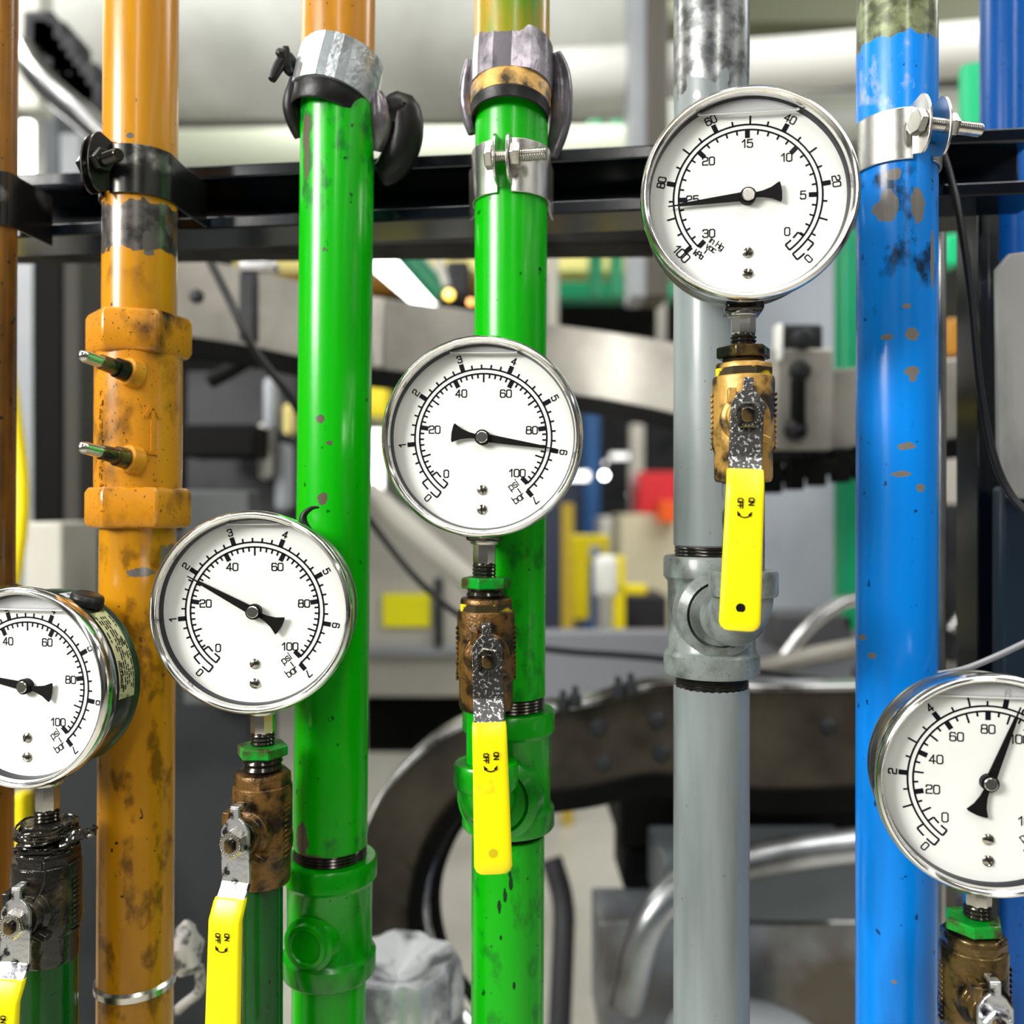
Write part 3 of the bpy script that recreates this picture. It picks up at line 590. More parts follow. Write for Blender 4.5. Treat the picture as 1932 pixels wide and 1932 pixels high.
def gauge(px, py, Y, yaw, kind, needle, label, stem_len, case='case', roll=0, bubble=1.22, extras=None):
    root = empty('pressure_gauge', P(px, py, Y), label, 'gauge', 'liquid filled pressure gauges', rz=-R_(yaw)); root.rotation_euler.y = R_(roll)
    Mx = RX(PI/2)   # lathe axis +z -> local -y (towards the viewer)
    b = MB(); b.lathe([(.0492, -.012), (.0518, -.010), (RB, -.006), (.0524, -.0025), (.0513, -.0006), (.0502, 0), (.0492, -.0006), (.0484, -.0025), (.0482, -.0045)], 128, Mx, False); b.build('bezel', M['bezel'], root)
    b = MB(); b.lathe([(.0482, -.0045), (.0478, -.0055), (.0476, -.0095)], 96, Mx, False); b.build('gasket', M['liner'], root)
    b = MB(); b.lathe([(.0490, -.0115), (.0488, -.014), (.0488, -.0285), (.0483, -.0295), (.0492, -.031), (.0490, -.034), (.044, -.0365), (.0001, -.037)], 96, Mx, False)
    b.build('case', M[case], root)
    dial(kind, root)
    b = MB(); b.lathe([(.0001, 0), (.0484, 0)], 96, T(0, .0047, 0) @ RX(PI/2), False); g = b.build('window_glass', M['glass'], root)
    # needle
    y0, y1 = HD-.0018, HD-.0026; R = RG
    pl = [(.0035, 0), (.0030, .30*R), (.0012, 1.0*R), (.0004, 1.07*R), (-.0004, 1.07*R), (-.0012, 1.0*R), (-.0030, .30*R), (-.0035, 0)]
    pl = [(.0022*(1-.55*0), 0.0), (.0021, .1*R), (.0007, .92*R), (.0003, .93*R), (.00025, 1.08*R), (-.00025, 1.08*R), (-.0003, .93*R), (-.0007, .92*R), (-.0021, .1*R)]
    tl = [(-.0012, -.10*R), (-.0016, -.2*R), (-.0028, -.32*R), (-.0050, -.43*R), (-.0040, -.445*R), (0, -.455*R), (.0040, -.445*R), (.0050, -.43*R), (.0028, -.32*R), (.0016, -.2*R), (.0012, -.10*R)]
    b = MB(); A = T(0, 0, 0) @ RY(R_(needle)) @ RX(PI/2)
    b.prism([(x, z) for x, z in pl], -y0, -y1, RY(R_(needle)) @ Matrix(((1, 0, 0, 0), (0, 0, -1, 0), (0, 1, 0, 0), (0, 0, 0, 1))))
    b.prism([(x, z) for x, z in tl], -y0, -y1, RY(R_(needle)) @ Matrix(((1, 0, 0, 0), (0, 0, -1, 0), (0, 1, 0, 0), (0, 0, 0, 1))))
    b.lathe([(.0040, -HD+.0001), (.0040, -HD+.0035), (.0001, -HD+.0036)], 40, Mx)
    nd = b.build('needle', M['black'], root)
    b = MB(); b.lathe([(.0031, -HD+.0034), (.0031, -HD+.0044), (.0027, -HD+.0048), (.0001, -HD+.0048)], 32, Mx); b.build('needle_cap', M['steel'], nd)
    for k, (zz, an) in enumerate(((-.757*RG, needle*.7), (-1.04*RG, needle*.4+50))):
        b = MB(); mm = T(0, 0, zz) @ Mx
        b.lathe([(.0026, -HD), (.0026, -HD+.0006), (.0020, -HD+.0011), (.0001, -HD+.0013)], 24, mm)
        b.cur = 1; b.box((0, HD-.00135, zz), (.0044, .0002, .0006), T(0, 0, zz) @ RY(R_(an)) @ T(0, 0, -zz)); b.build('dial_screw', [M['steel'], M['black']], root)
    # air bubble above the filling liquid
    hb = bubble*RG; w = math.sqrt(.0474**2-hb**2)*.98
    b = MB(); pts = [(w*math.cos(a), y1-.0006, hb+.0016*math.sin(a)) for a in [PI+PI*i/24 for i in range(25)]]
    pts = [(-w, hb+.0012), (-w*.97, hb+.0004), (-w*.85, hb), (w*.85, hb), (w*.97, hb+.0004), (w, hb+.0012)]
    top = [(x*1.0, math.sqrt(.0472**2-x*x)) for x in [w-2*w*i/16 for i in range(17)]]
    b.add([(x, HD-.0030, z) for x, z in pts+top], [tuple(range(len(pts)+len(top)))]); bb = b.build('air_bubble', M['bubble'], root, smooth=False)
    b = MB(); b.tube(smoothpath([(x, HD-.0031, z) for x, z in pts], 4), .00035, 8); b.build('bubble_edge', M['bubble_edge'], bb)
    # socket stem
    ys = .0235; b = MB(); b.box((0, ys, -.0515), (.019, .016, .006)); b.build('socket_base', M['thread'], root, bevel=.002)
    b = MB(); b.hexa(.0064, -stem_len+.006, -.0545, T(0, ys, 0), 8, .05, R_(22.5)); b.lathe([(.0072, -.0565), (.0078, -.0555), (.0078, -.053)], 24, T(0, ys, 0)); b.build('socket_stem', M['steel'], root, bevel=.0004)
    b = MB(); b.threads(.0066, -stem_len-.003, -stem_len+.0068, .002, 24, T(0, ys, 0)); b.build('socket_thread', M['thread'], root)
    return root

def sec_ring(w, t, z, y, M2, n=28, e=4.0):
    out = []
    for i in range(n):
        a = 2*PI*i/n; c, s_ = math.cos(a), math.sin(a)
        out.append(M2 @ Vector((w/2*math.copysign(abs(c)**(2/e), c), y+t/2*math.copysign(abs(s_)**(2/e), s_), z)))
    return out
def valve(X, Y, z, yaw, label, body, bush, lever, lean=0, dz_b=0.040, twist=0, pipemat=None, pipe_to=None, pr=.0106, elbow=None, glabel=None, hlen=.073, kind='full', arrow=True, scale=1.0, nutm='zinc_dark', mark=False):
    root = empty('ball_valve', (X, Y, z), label, 'valve', 'lever ball valves under the gauges', rz=R_(-yaw))
    b = MB(); b.hexa(.0138, dz_b-.006, dz_b, ch=.06, rot=R_(12)); b.build('hex_bushing', M[bush], root, bevel=.0004)
    b = MB(); b.threads(.0107, .0270, dz_b-.005, .0036, 32, None, .0010); b.build('bushing_thread', M['thread'], root)
    b = MB(); k = scale
    b.hexa(.0148*k, .0215, .0290, None, 8, .05, R_(22.5))
    b.lathe([(.0135*k, .0225), (.0152*k, .0222), (.0156*k, .020), (.0156*k, -.004), (.0160*k, -.008), (.0158*k, -.012), (.0150*k, -.015), (.0146*k, -.016), (.0146*k, -.029), (.0138*k, -.031), (.0100*k, -.0315)], 48, None, True)
    # packing boss towards the handle
    b.lathe([(.0125, .008), (.0120, .0165), (.0095, .0175), (.0090, .0225), (.0001, .0230)], 36, RX(PI/2))
    b.box((-.0068, -.0205, .0105), (.004, .010, .007)); b.box((.0118, -.0170, -.006), (.007, .006, .0035), RY(R_(25)))
    for s_ in (-1, 1):
        for i in range(11): b.box((s_*.0158*k, -.002, .013-i*.0027), (.0012, .006, .0013))
    b.cur = 1; b.lathe([(.01490*k, .0218), (.01495*k, .0262)], 8, RZ(R_(22.5)), False)
    b.build('valve_body', [M[body], M['yellowmark'] if mark else M[body]], root, bevel=.0005)
    # lever
    st = .0265; L = MB(); Ml = RY(R_(lean))
    poly = [(-.0078, -.020), (.0078, -.020), (.0078, .0060), (.0048, .0105), (.0024, .0125), (.0024, .0175), (-.0024, .0175), (-.0024, .0125), (-.0048, .0105), (-.0078, .0060)]
    Mp = Ml @ T(0, -st, 0) @ Matrix(((1, 0, 0, 0), (0, 0, -1, 0), (0, 1, 0, 0), (0, 0, 0, 1)))
    L.prism(poly, -.0011, .0011, Mp)
    L.box((0, -st+.003, .0172), (.0048, .008, .0022), Ml)
    path = [(-st, -.0195), (-st-.001, -.022), (-st-.007, -.029), (-st-.009, -.033), (-st-.010, -.045)]
    rings = []
    for (yy, zz) in path: rings.append([Ml @ Vector(v) for v in ((-.0078, yy-.0011, zz), (.0078, yy-.0011, zz), (.0078, yy+.0011, zz), (-.0078, yy+.0011, zz))])
    L.loft(rings); lv = L.build('lever', M[lever], root, bevel=.0004)
    g = MB(); rg = []; z0 = -.026 if kind == 'full' else -.03; gy = lambda zz: -st-.010-.0+(-.002)
    def yy(zz): return -st-.0035-.0065*min(1, max(0, (-zz-.024)/.010))-.004*min(1, max(0, (-zz-.034)/.06))
    N_ = 14; zs = z0
    prof = [(0, .96), (.0015, 1.0)]+[(hlen*i/10, 1.0+.10*i/10) for i in range(1, 10)]+[(hlen-.004, 1.10), (hlen-.0018, 1.0), (hlen-.0004, .80), (hlen, .5)]
    for d, k2 in prof:
        zz = z0-d; tt = .0056 if d < hlen-.003 else .0056*k2*.9
        rg.append(sec_ring(.0172*k2, tt, zz, yy(zz), Ml))
    g.loft(rg); g.cur = 1
    if arrow:
        zc = z0-.0165; yf = yy(zc-.002)-.0031
        for (s_, x_) in (('OFF', -.0021), ('ON', .0029)):
            text(g, s_, x_, zc+(.001 if s_ == 'ON' else 0), .0023, .00055, yf, -PI/2, .12, Ml)
        za = zc-.0045; yf = yy(za-.003)-.0031; pts = [(.0029*math.sin(t_), za-.0008-.0022*math.cos(t_)+.0010) for t_ in [-1.15+2.3*i/10 for i in range(11)]]
        for i in range(10): stroke(g, pts[i], pts[i+1], .0006, yf, Ml)
        for s_ in (-1, 1):
            p_ = Vector((s_*.0029, za-.0006)); g.add([(q.x, yf, q.y) for q in (p_+Vector((s_*.0006, .0017)), p_+Vector((s_*.0002, -.0010)), p_+Vector((-s_*.0014, -.0001)))], [(0, 1, 2)], Ml)
    gr = g.build('grip', [M['yellow'], M['ink']], lv)
    d_ = MB(); zh = z0-hlen+.011; d_.lathe([(.0022, 0), (.0022, .0006)], 24, Ml @ T(0, yy(zh)-.0023, zh) @ RX(PI/2)); d_.build('hanging_hole', M['black'] if kind == 'full' else M['yellow_dark'], gr)  # flat disc, coloured dark for the shade inside the hole and dent
    nb = MB(); nb.hexa(.0072, st-.001, st+.0052, RY(R_(twist)) @ RX(PI/2), 6, .14)
    for i in range(22):
        a = 2*PI*i/22; nb.box((.0055*math.cos(a), -st-.0054, .0055*math.sin(a)), (.0006, .0005, .0012), RY(0) @ T(0, 0, 0))
    nb.build('stem_nut', M[nutm], root, bevel=.0004)
    nb = MB(); nb.lathe([(.0036, st+.002), (.0036, st+.0061), (.0030, st+.0066), (.0001, st+.0066)], 24, RX(PI/2), True, lambda a, z_: 1 if abs(math.cos(a)) < .8 else .8/abs(math.cos(a))); nb.build('valve_stem', M['brassdark'], root)
    # riser below the valve
    if pipemat:
        rs = empty('riser_pipe', (X, Y, 0), glabel, 'pipe')
        bb = MB(); z1 = z-.030; zb = pipe_to if pipe_to is not None else 0.0
        bb.lathe([(pr, zb), (pr, z1)], 40); bb.build('pipe_section', pipemat, rs)
        if elbow:
            ez, ey, edx, em = elbow   # centre height, depth of the main pipe face, sideways shift
            e = MB(); pts = []; rad = .017
            e.lathe([(pr, ez+.013), (.0168, ez+.013), (.0174, ez+.0145), (.0174, ez+.0245), (.0166, ez+.026), (pr, ez+.026)], 40)
            for i in range(11):
                a = PI/2*i/10; pts.append((edx*(.5*(1-math.cos(a))), rad*(1-math.cos(a)), ez+rad-rad*math.sin(a)))
            pts.append((edx, ey-Y, ez))
            e.tube(pts, .0152, 32, True, lambda u: 1.0); e.build('elbow', em, rs)
            e = MB(); e.threads(pr*.98, ez+.0255, ez+.030, .0018, 32); e.build('thread', M['thread'], rs)
    return root
M['yellow_dark'] = plain('dent_shade_yellow', (0.62, 0.47, 0.0), 0.4)  # darker grip yellow, paints the shade inside the dent
mstub = painted('green_riser_paint', (0.0, 0.32, 0.004), lo=.5, hi=.72, sc=40, dirt=(0, .03, .003), bump=.6)
mdark = painted('dark_green_riser', (0.0, 0.07, 0.006), lo=.40, hi=.62, sc=26, dirt=(.006, .008, .005), rough=.2, bump=.8)
mstub_gy = painted('galvanised_riser', (.15, .17, .155), dirt=(.03, .03, .025), lo=.44, hi=.56, sc=90, rough=.3, stretch=(1, 1, .8))

def assembly(px, py, Y, yaw, sl): # stem axis in world
    c = P(px, py, Y); a = R_(-yaw); return Vector((c.x-math.sin(a)*.0235, c.y+math.cos(a)*.0235, c.z-sl))
# centre gauge and valve
gauge(907, 823, .4515, 5, 'psi', 98.5, 'pressure gauge at the centre, needle pointing right just above 6 bar', .073, roll=.8)
s = assembly(907, 823, .4515, 5, .073)
valve(s.x, s.y, s.z-.041, -3, 'bronze ball valve with grey speckled lever, below the centre gauge', 'bronze', 'greennut', 'zinc_dark', lean=-1.5, pipemat=mstub, pipe_to=zpx(1520, s.y), glabel='short bright green riser pipe and elbow below the centre gauge', elbow=(zpx(1528, s.y), .49, .002, mgt), hlen=.0735, kind='dent', twist=10, nutm='nut_dark', mark=True)
# lower left gauge
gauge(471, 1157, .449, 0, 'psi', -61.8, 'pressure gauge in front of the left green pipe, needle pointing at 2 bar', .073, bubble=1.26)
s = assembly(471, 1157, .449, 0, .073)
valve(s.x, s.y, s.z-.043, 14, 'bronze ball valve with bright silver lever, below the gauge reading 2 bar', 'bronze', 'greennut', 'zinc', lean=-.8, dz_b=.043, pipemat=mdark, glabel='dark green riser pipe below the second gauge from the left', hlen=.09, twist=24, nutm='steel', arrow=True)
# far left gauge
g1 = gauge(28, 1300, .454, 11, 'psi', -80.5, 'pressure gauge cut by the left edge, green stained case with a paper label', .076, case='case_green', bubble=1.12)
s = assembly(28, 1300, .454, 11, .076)
valve(s.x, s.y, s.z-.043, 4, 'black greasy ball valve at the lower left corner of the photo', 'grease', 'grease', 'zinc', lean=1, dz_b=.043, pipemat=mdark, pr=.0155, glabel='thick dark green riser pipe at the lower left corner', hlen=.09, twist=15, scale=1.12, nutm='steel', arrow=True)
# upper right vacuum gauge
gauge(1415, 360, .426, 7, 'vac', -95.4, 'vacuum gauge at the upper right, needle pointing left at 25', .0716, bubble=1.125)
s = assembly(1415, 360, .426, 7, .0716)
valve(s.x, s.y, s.z-.0375, 11, 'golden brass ball valve under the vacuum gauge, in front of the grey pipe', 'brass', 'brassdark', 'zinc_dark', lean=2.5, dz_b=.0375, pipemat=mstub_gy, pipe_to=zpx(1165, s.y), glabel='short grey riser pipe and elbow under the vacuum gauge', elbow=(zpx(1172, s.y), .48, -.003, mgyt), hlen=.076, twist=0, nutm='nut_dark', mark=True)
# lower right gauge
gauge(1877, 1486, .409, 10, 'bar11', 20.5, 'pressure gauge at the lower right edge, needle pointing up towards 100', .0705, bubble=1.13)
s = assembly(1877, 1486, .409, 10, .0705)
valve(s.x-.002, s.y, s.z-.036, 8, 'dark brass ball valve at the lower right corner below the cut off gauge', 'brassdark', 'greennut', 'zinc', dz_b=.036, pipemat=mdark, glabel='riser pipe below the lower right gauge', hlen=.08, twist=12, nutm='zinc')

# details on the far left gauge case: filler plug and paper label
b = MB(); ang = R_(30); cx, cz = .0495*math.sin(ang), .0495*math.cos(ang)
b.hexa(.009, 0, .008, T(cx-.002, .024, cz-.003) @ align((math.sin(ang)*.5, 0, math.cos(ang))), 10, .25); b.build('filler_plug', M['rubber'], g1, bevel=.0015)
b = MB(); vs = []; fs = []; rr_ = .0493
for i in range(25):
    a = R_(40+58*i/24)
    for yv in (.0155, .0285): vs.append((rr_*math.sin(a), yv, rr_*math.cos(a)))
for i in range(24): fs.append((2*i, 2*i+1, 2*i+3, 2*i+2))
b.add(vs, fs); b.cur = 1; rnd = random.Random(3)
for row in range(7):
    a = 44.
    while a < 90:
        w = rnd.uniform(1.2, 5); yv = .0168+row*.0017
        if rnd.random() < .8 and not (row == 0 and a > 62):
            q = []
            for aa in (a, a+w):
                for dy in (0, .0008): q.append(((rr_+.0002)*math.sin(R_(aa)), yv+dy, (rr_+.0002)*math.cos(R_(aa))))
            b.add(q, [(0, 1, 3, 2)])
        a += w+rnd.uniform(.5, 1.2)
tt = MB(); text(tt, 'HALOCARBON', 0, 0, .0017, .00035, 0, sp=.22); tt.v = [Vector(((rr_+.0002)*math.sin(R_(83)+v.x/rr_), .0175+v.z, (rr_+.0002)*math.cos(R_(83)+v.x/rr_))) for v in tt.v]
b.add(tt.v, tt.f); b.build('paper_label', [M['paper'], M['ink']], g1)
b = MB(); vs = []; fs = []
for i in range(9):
    a = R_(14+14*i/8)
    for yv in (.0155, .028): vs.append((rr_*math.sin(a), yv, rr_*math.cos(a)))
for i in range(8): fs.append((2*i, 2*i+1, 2*i+3, 2*i+2))
b.add(vs, fs); b.build('top_label', plain('grey_label', (.5, .52, .55), .4, 0, (.1, .1, .12), 200, (.5, .6)), g1)
# torn flap on top of the second gauge
g2 = [o for o in bpy.data.objects if o.get('label', '').startswith('pressure gauge in front of the left')][0]
b = MB(); ang = R_(29); bx, bz = .0505*math.sin(ang), .0505*math.cos(ang)
pts = smoothpath([(bx+.003, .018, bz-.006), (bx-.001, .018, bz+.001), (bx-.001, .018, bz+.006), (bx+.003, .018, bz+.0095), (bx+.007, .018, bz+.0100)], 5)
b.tube(pts, .0026, 10, True, lambda u: 1.15-u*.95); b.build('torn_plug_flap', M['rubber'], g2)
# greasy string rag on the far left valve
s = assembly(28, 1300, .454, 11, .076); b = MB(); rnd = random.Random(5)
for k in range(26):
    a0 = rnd.uniform(0, 6.28); zz = s.z-.008+rnd.uniform(-.007, .006); pts = []
    for i in range(7): a = a0+i*.5; rd = .0125+rnd.uniform(0, .004); pts.append((s.x+rd*math.cos(a), s.y+rd*math.sin(a), zz+rnd.uniform(-.002, .002)))
    b.tube(smoothpath(pts, 3), .0007, 6)
for k in range(9):
    p = Vector((s.x+.012, s.y-.008, s.z-.008)); pts = [p+Vector((i*.0036, rnd.uniform(-.002, .002), i*.0013+rnd.uniform(-.0025, .0025))) for i in range(6)]
    b.tube(smoothpath(pts, 3), .0012, 6)
b.tube(smoothpath([(s.x+.006, s.y-.016, s.z-.014), (s.x+.009, s.y-.019, s.z-.024), (s.x+.004, s.y-.020, s.z-.034), (s.x-.005, s.y-.021, s.z-.040)], 6), .0006, 6)
tag(b.build('sealing_fibre', M['grease'], None), 'tangle of black greasy sealing fibre around the lower left valve neck', 'fibre', kind='stuff')

# ---------------------------------------------------------------- cables near the rack
def cable(pts, r, mat, label, name='cable', n=10):
    b = MB(); b.tube(smoothpath([P(*p) for p in pts], 10), r, n); return tag(b.build(name, mat, None), label, 'cable')
cable([(1778, 285, .545), (1792, 330, .54), (1812, 420, .53), (1832, 560, .525), (1848, 720, .52), (1872, 850, .515), (1905, 930, .51), (1960, 990, .50)], .0022, M['cable'], 'black cable hanging from the rail beside the blue pipe, curving right')
cable([(1770, 1272, .47), (1820, 1262, .47), (1880, 1238, .48), (1960, 1200, .49)], .0018, M['grey_cable'], 'thin grey cable passing just above the lower right gauge')
cable([(385, 470, .9), (430, 560, .9), (480, 660, .9), (550, 755, .92), (620, 880, 1.0), (700, 985, 1.05), (780, 1085, 1.05), (865, 1160, 1.05), (960, 1210, 1.05), (1060, 1228, 1.05), (1170, 1236, 1.05), (1250, 1243, 1.05), (1440, 1268, 1.05), (1610, 1290, 1.05), (1760, 1300, 1.1)], .0042, M['cable'], 'long black cable sagging behind the pipes from upper left to lower right')
cable([(1776, 440, .56), (1776, 700, .56), (1776, 960, .56), (1775, 1290, .56), (1776, 2000, .56)], .003, M['case'], 'thin bare steel tube rising right behind the blue pipe', 'steel_tube')

# ---------------------------------------------------------------- background hall
def slab(name, px0, py0, px1, py1, Y, dep, mat, label, cat, group=None, floor=False, bevel=.004):
    a = P(px0, py0, Y); c = P(px1, py1, Y); z0 = 0.0 if floor else c.z; b = MB()
    b.box(((a.x+c.x)/2, Y+dep/2, (a.z+z0)/2), (abs(c.x-a.x), dep, abs(a.z-z0))); return tag(b.build(name, mat, None, bevel=bevel), label, cat, group)
def bar(name, pts, r, mat, label, cat, group=None, n=20, sm=1):
    b = MB(); q = [P(*p) for p in pts]; b.tube(smoothpath(q, sm) if sm > 1 else q, r, n); return tag(b.build(name, mat, None), label, cat, group)
mw = plain('pale_duct_paint', (0.74, 0.76, 0.72), 0.5, 0, (0.5, 0.52, 0.47), 2)
mbeige = plain('beige_cabinet_paint', (0.50, 0.48, 0.42), 0.45, 0, (0.42, 0.40, 0.35), 3)
mgrey = plain('machine_grey_paint', (0.32, 0.34, 0.36), 0.4, 0, (0.24, 0.26, 0.28), 3)
mdg = plain('dark_machine_grey', (0.035, 0.036, 0.04), 0.5, 0.1, (0.015, 0.016, 0.018), 6, spec=.2)
mblk = plain('black_machine_part', (0.004, 0.004, 0.004), 0.6, spec=.08)
mrail = plain('worn_rail_steel', (0.36, 0.34, 0.30), 0.42, 0.35, (0.20, 0.19, 0.165), 9, (.4, .7), .2)
mrail2 = plain('oily_rail_steel', (0.10, 0.084, 0.060), 0.40, 0.5, (0.035, 0.03, 0.024), 9, (.4, .65), .2)
mchrome = plain('bright_steel', (0.8, 0.8, 0.8), 0.2, 1.0, (.4, .4, .4), 6, (.4, .65), .1)
mgreen = plain('machine_green_paint', (0.0, 0.26, 0.11), 0.4, 0, (0, .18, .08), 4)
mltgreen = plain('bright_green_paint', (0.0, 0.62, 0.25), 0.4)
myel = plain('safety_yellow_paint', (0.85, 0.68, 0.0), 0.4)
mpale = plain('pale_yellow_paint', (0.72, 0.60, 0.22), 0.5)
mor = plain('orange_beam_paint', (0.50, 0.22, 0.02), 0.5)
mcol = plain('blue_column_paint', (0.01, 0.10, 0.32), 0.5)
mred = plain('red_crate_plastic', (0.65, 0.02, 0.03), 0.4)
morr = plain('orange_red_paint', (0.95, 0.12, 0.01), 0.4)
mwhite = plain('white_plastic', (0.8, 0.8, 0.76), 0.35)
def rel_box(root, o0, name, px0, py0, px1, py1, Y, dep, mat, bv=.006):
    a = P(px0, py0, Y)-o0; c = P(px1, py1, Y)-o0; b = MB(); b.box(((a.x+c.x)/2, a.y+dep/2, (a.z+c.z)/2), (c.x-a.x, dep, a.z-c.z)); return b.build(name, mat, root, bevel=bv)
# overhead ducts
bar('air_duct', [(-900, 30, 2.3), (1238, 20, 2.2)], .25, mw, 'large pale grey air duct across the top of the hall', 'duct', n=48)
bar('air_duct', [(-900, 330, 3.1), (1205, 318, 3.0)], .135, plain('olive_duct_paint', (0.50, 0.53, 0.42), .5), 'smaller pale olive duct below the large grey duct', 'duct', n=40)
bar('white_pipe', [(1040, 145, 1.86), (1430, 125, 1.86), (1640, 108, 1.85), (1845, 92, 1.84), (2300, 60, 1.8)], .054, plain('white_lagging', (0.85, 0.85, 0.80), .45), 'thick white lagged pipe crossing behind the vacuum gauge and blue pipe', 'pipe', n=32, sm=4)
slab('ceiling_girder', 1250, -200, 2300, 42, 2.6, .3, plain('olive_girder', (.16, .17, .10), .6), 'olive green girder above the white lagged pipe', 'girder')
bar('air_duct', [(1262, 255, 2.9), (2300, 235, 2.9)], .12, plain('grey_olive_duct', (0.34, 0.35, 0.30), .5), 'grey duct below the white lagged pipe', 'duct', n=40)
slab('column', 1190, -250, 1222, 560, 1.75, .1, mgrey, 'light grey half of the vertical post left of the vacuum gauge', 'post')
slab('column', 1222, -250, 1262, 560, 1.74, .1, plain('brown_post', (.07, .06, .045), .5), 'brown vertical post left of the vacuum gauge', 'post')
# left side machine
slab('column', 30, -200, 74, 205, 1.5, .05, plain('cream_post', (.68, .68, .60), .5), 'cream painted post between the two orange pipes', 'post')
def light(name, px0, py0, px1, py1, Y, lab, st=9.0, dep=.03):
    root = empty(name, P((px0+px1)/2, (py0+py1)/2, Y), lab, 'light', 'bright hall lights')
    a = P(px0, py0, Y); c = P(px1, py1, Y); w = abs(a.x-c.x); h = abs(a.z-c.z)
    b = MB(); b.box((0, dep, 0), (w*1.04, dep, h*1.02)); b.build('housing', mwhite, root, bevel=.003)
    b = MB(); b.box((0, dep*.3, 0), (w*.92, dep*.5, h*.97)); b.build('lit_diffuser', emis('lit_diffuser', (1, 1, .97), st), root, bevel=.003); return root
light('strip_light', 33, 222, 58, 345, 1.4, 'vertical white strip light between the leftmost two pipes', 6)
bar('guide_rail', [(45, 95, 1.35), (70, 140, 1.32), (115, 185, 1.3), (165, 228, 1.28), (240, 300, 1.25)], .020, mchrome, 'curved bright guide rail behind the leftmost pipes', 'rail', sm=6)
b = MB(); rnd = random.Random(9)
for k in range(9): p = P(85+k*12, 75+k*16+rnd.uniform(-20, 20), 1.42); b.box(tuple(p), (.05, .05, .07), None)
tag(b.build('actuator_block', mdg, None, bevel=.008), 'cluster of dark machine blocks above the curved guide rail', 'machine part')
slab('slate_cover', 60, 190, 112, 470, 1.6, .2, plain('slate_panel', (.10, .11, .12), .5, spec=.2), 'slate grey panel below the curved guide rail', 'machine')
slab('narrow_cover', 112, 250, 152, 470, 1.55, .2, mgrey, 'narrow lighter grey panel beside the slate panel', 'machine')
slab('machine_column', 24, 475, 64, 1000, 1.5, .1, mgrey, 'grey machine column seen right of the leftmost pipe', 'post', floor=True)
slab('machine_cabinet', 60, 470, 118, 1000, 1.45, .3, mblk, 'black machine cabinet behind the orange pipe, left side', 'machine', floor=True)
slab('machine_cabinet', 119, 475, 150, 1000, 1.42, .3, plain('brown_grey_frame', (.05, .048, .04), .6, spec=.15), 'brown grey machine frame behind the orange pipe', 'machine', floor=True)
slab('machine_cabinet', 150, 470, 345, 1000, 1.75, .3, mblk, 'black machine recess directly behind the orange fitting', 'machine', floor=True)
bar('curved_hose', [(12, 640, .95), (28, 780, .95), (42, 900, .95), (40, 1000, .95), (22, 1120, .95)], .0065, plain('yellow_hose', (.85, .65, 0), .4), 'curved yellow hose beside the leftmost pipe', 'hose', sm=8)
bar('curved_hose', [(4, 680, .97), (20, 800, .97), (30, 900, .97), (26, 1000, .97), (12, 1120, .97)], .0065, mwhite, 'curved white hose running beside the yellow hose', 'hose', sm=8)
slab('beige_box', 45, 985, 116, 1300, 1.1, .1, mbeige, 'small beige box above the far left gauge', 'box')
slab('yellow_post', 18, 1500, 42, 1700, 1.2, .03, myel, 'short yellow post seen below the far left gauge', 'post', floor=True)
slab('dark_cabinet', 100, 1004, 470, 1932, 1.22, .15, plain('charcoal_cabinet', (.03, .033, .036), .55, 0, (.018, .02, .022), 5, spec=.15), 'charcoal cabinet behind the lower part of the orange pipe', 'cabinet', floor=True)
slab('machine_housing', 350, 700, 560, 1000, 1.45, .25, mdg, 'dark grey machine housing under the grey conveyor rail, between orange and green pipe', 'machine')
slab('grey_screen', 345, 925, 470, 1330, 1.15, .05, plain('mid_grey_panel', (.09, .097, .10), .5, spec=.2), 'mid grey panel behind the upper left of the second gauge', 'panel')
slab('black_bracket', 340, 800, 480, 862, 1.3, .08, mblk, 'black bracket sticking out right of the orange fitting', 'bracket')
b = MB(); b.tube(smoothpath([P(395, 720, 1.15), P(450, 690, 1.15), P(520, 640, 1.15)], 5), .010, 12); tag(b.build('prop_rod', mblk, None), 'short black arm under the grey conveyor rail', 'machine part')
rnd = random.Random(11)
for i, (px, py, w, h, mt, lb) in enumerate([(505, 760, 22, 100, mgrey, 'grey hanging fitting left of the green pipe, upper'), (540, 790, 20, 60, mpale, 'yellowish fitting just left of the green pipe'), (495, 850, 24, 110, mbeige, 'beige hanging fitting left of the green pipe, lower'), (530, 900, 30, 130, mgrey, 'grey tubular fitting left of the green pipe, lowest')]):
    slab('hanging_fitting', px-w/2, py-h/2, px+w/2, py+h/2, 1.35+.02*i, .04, mt, lb, 'fitting', bevel=.01)

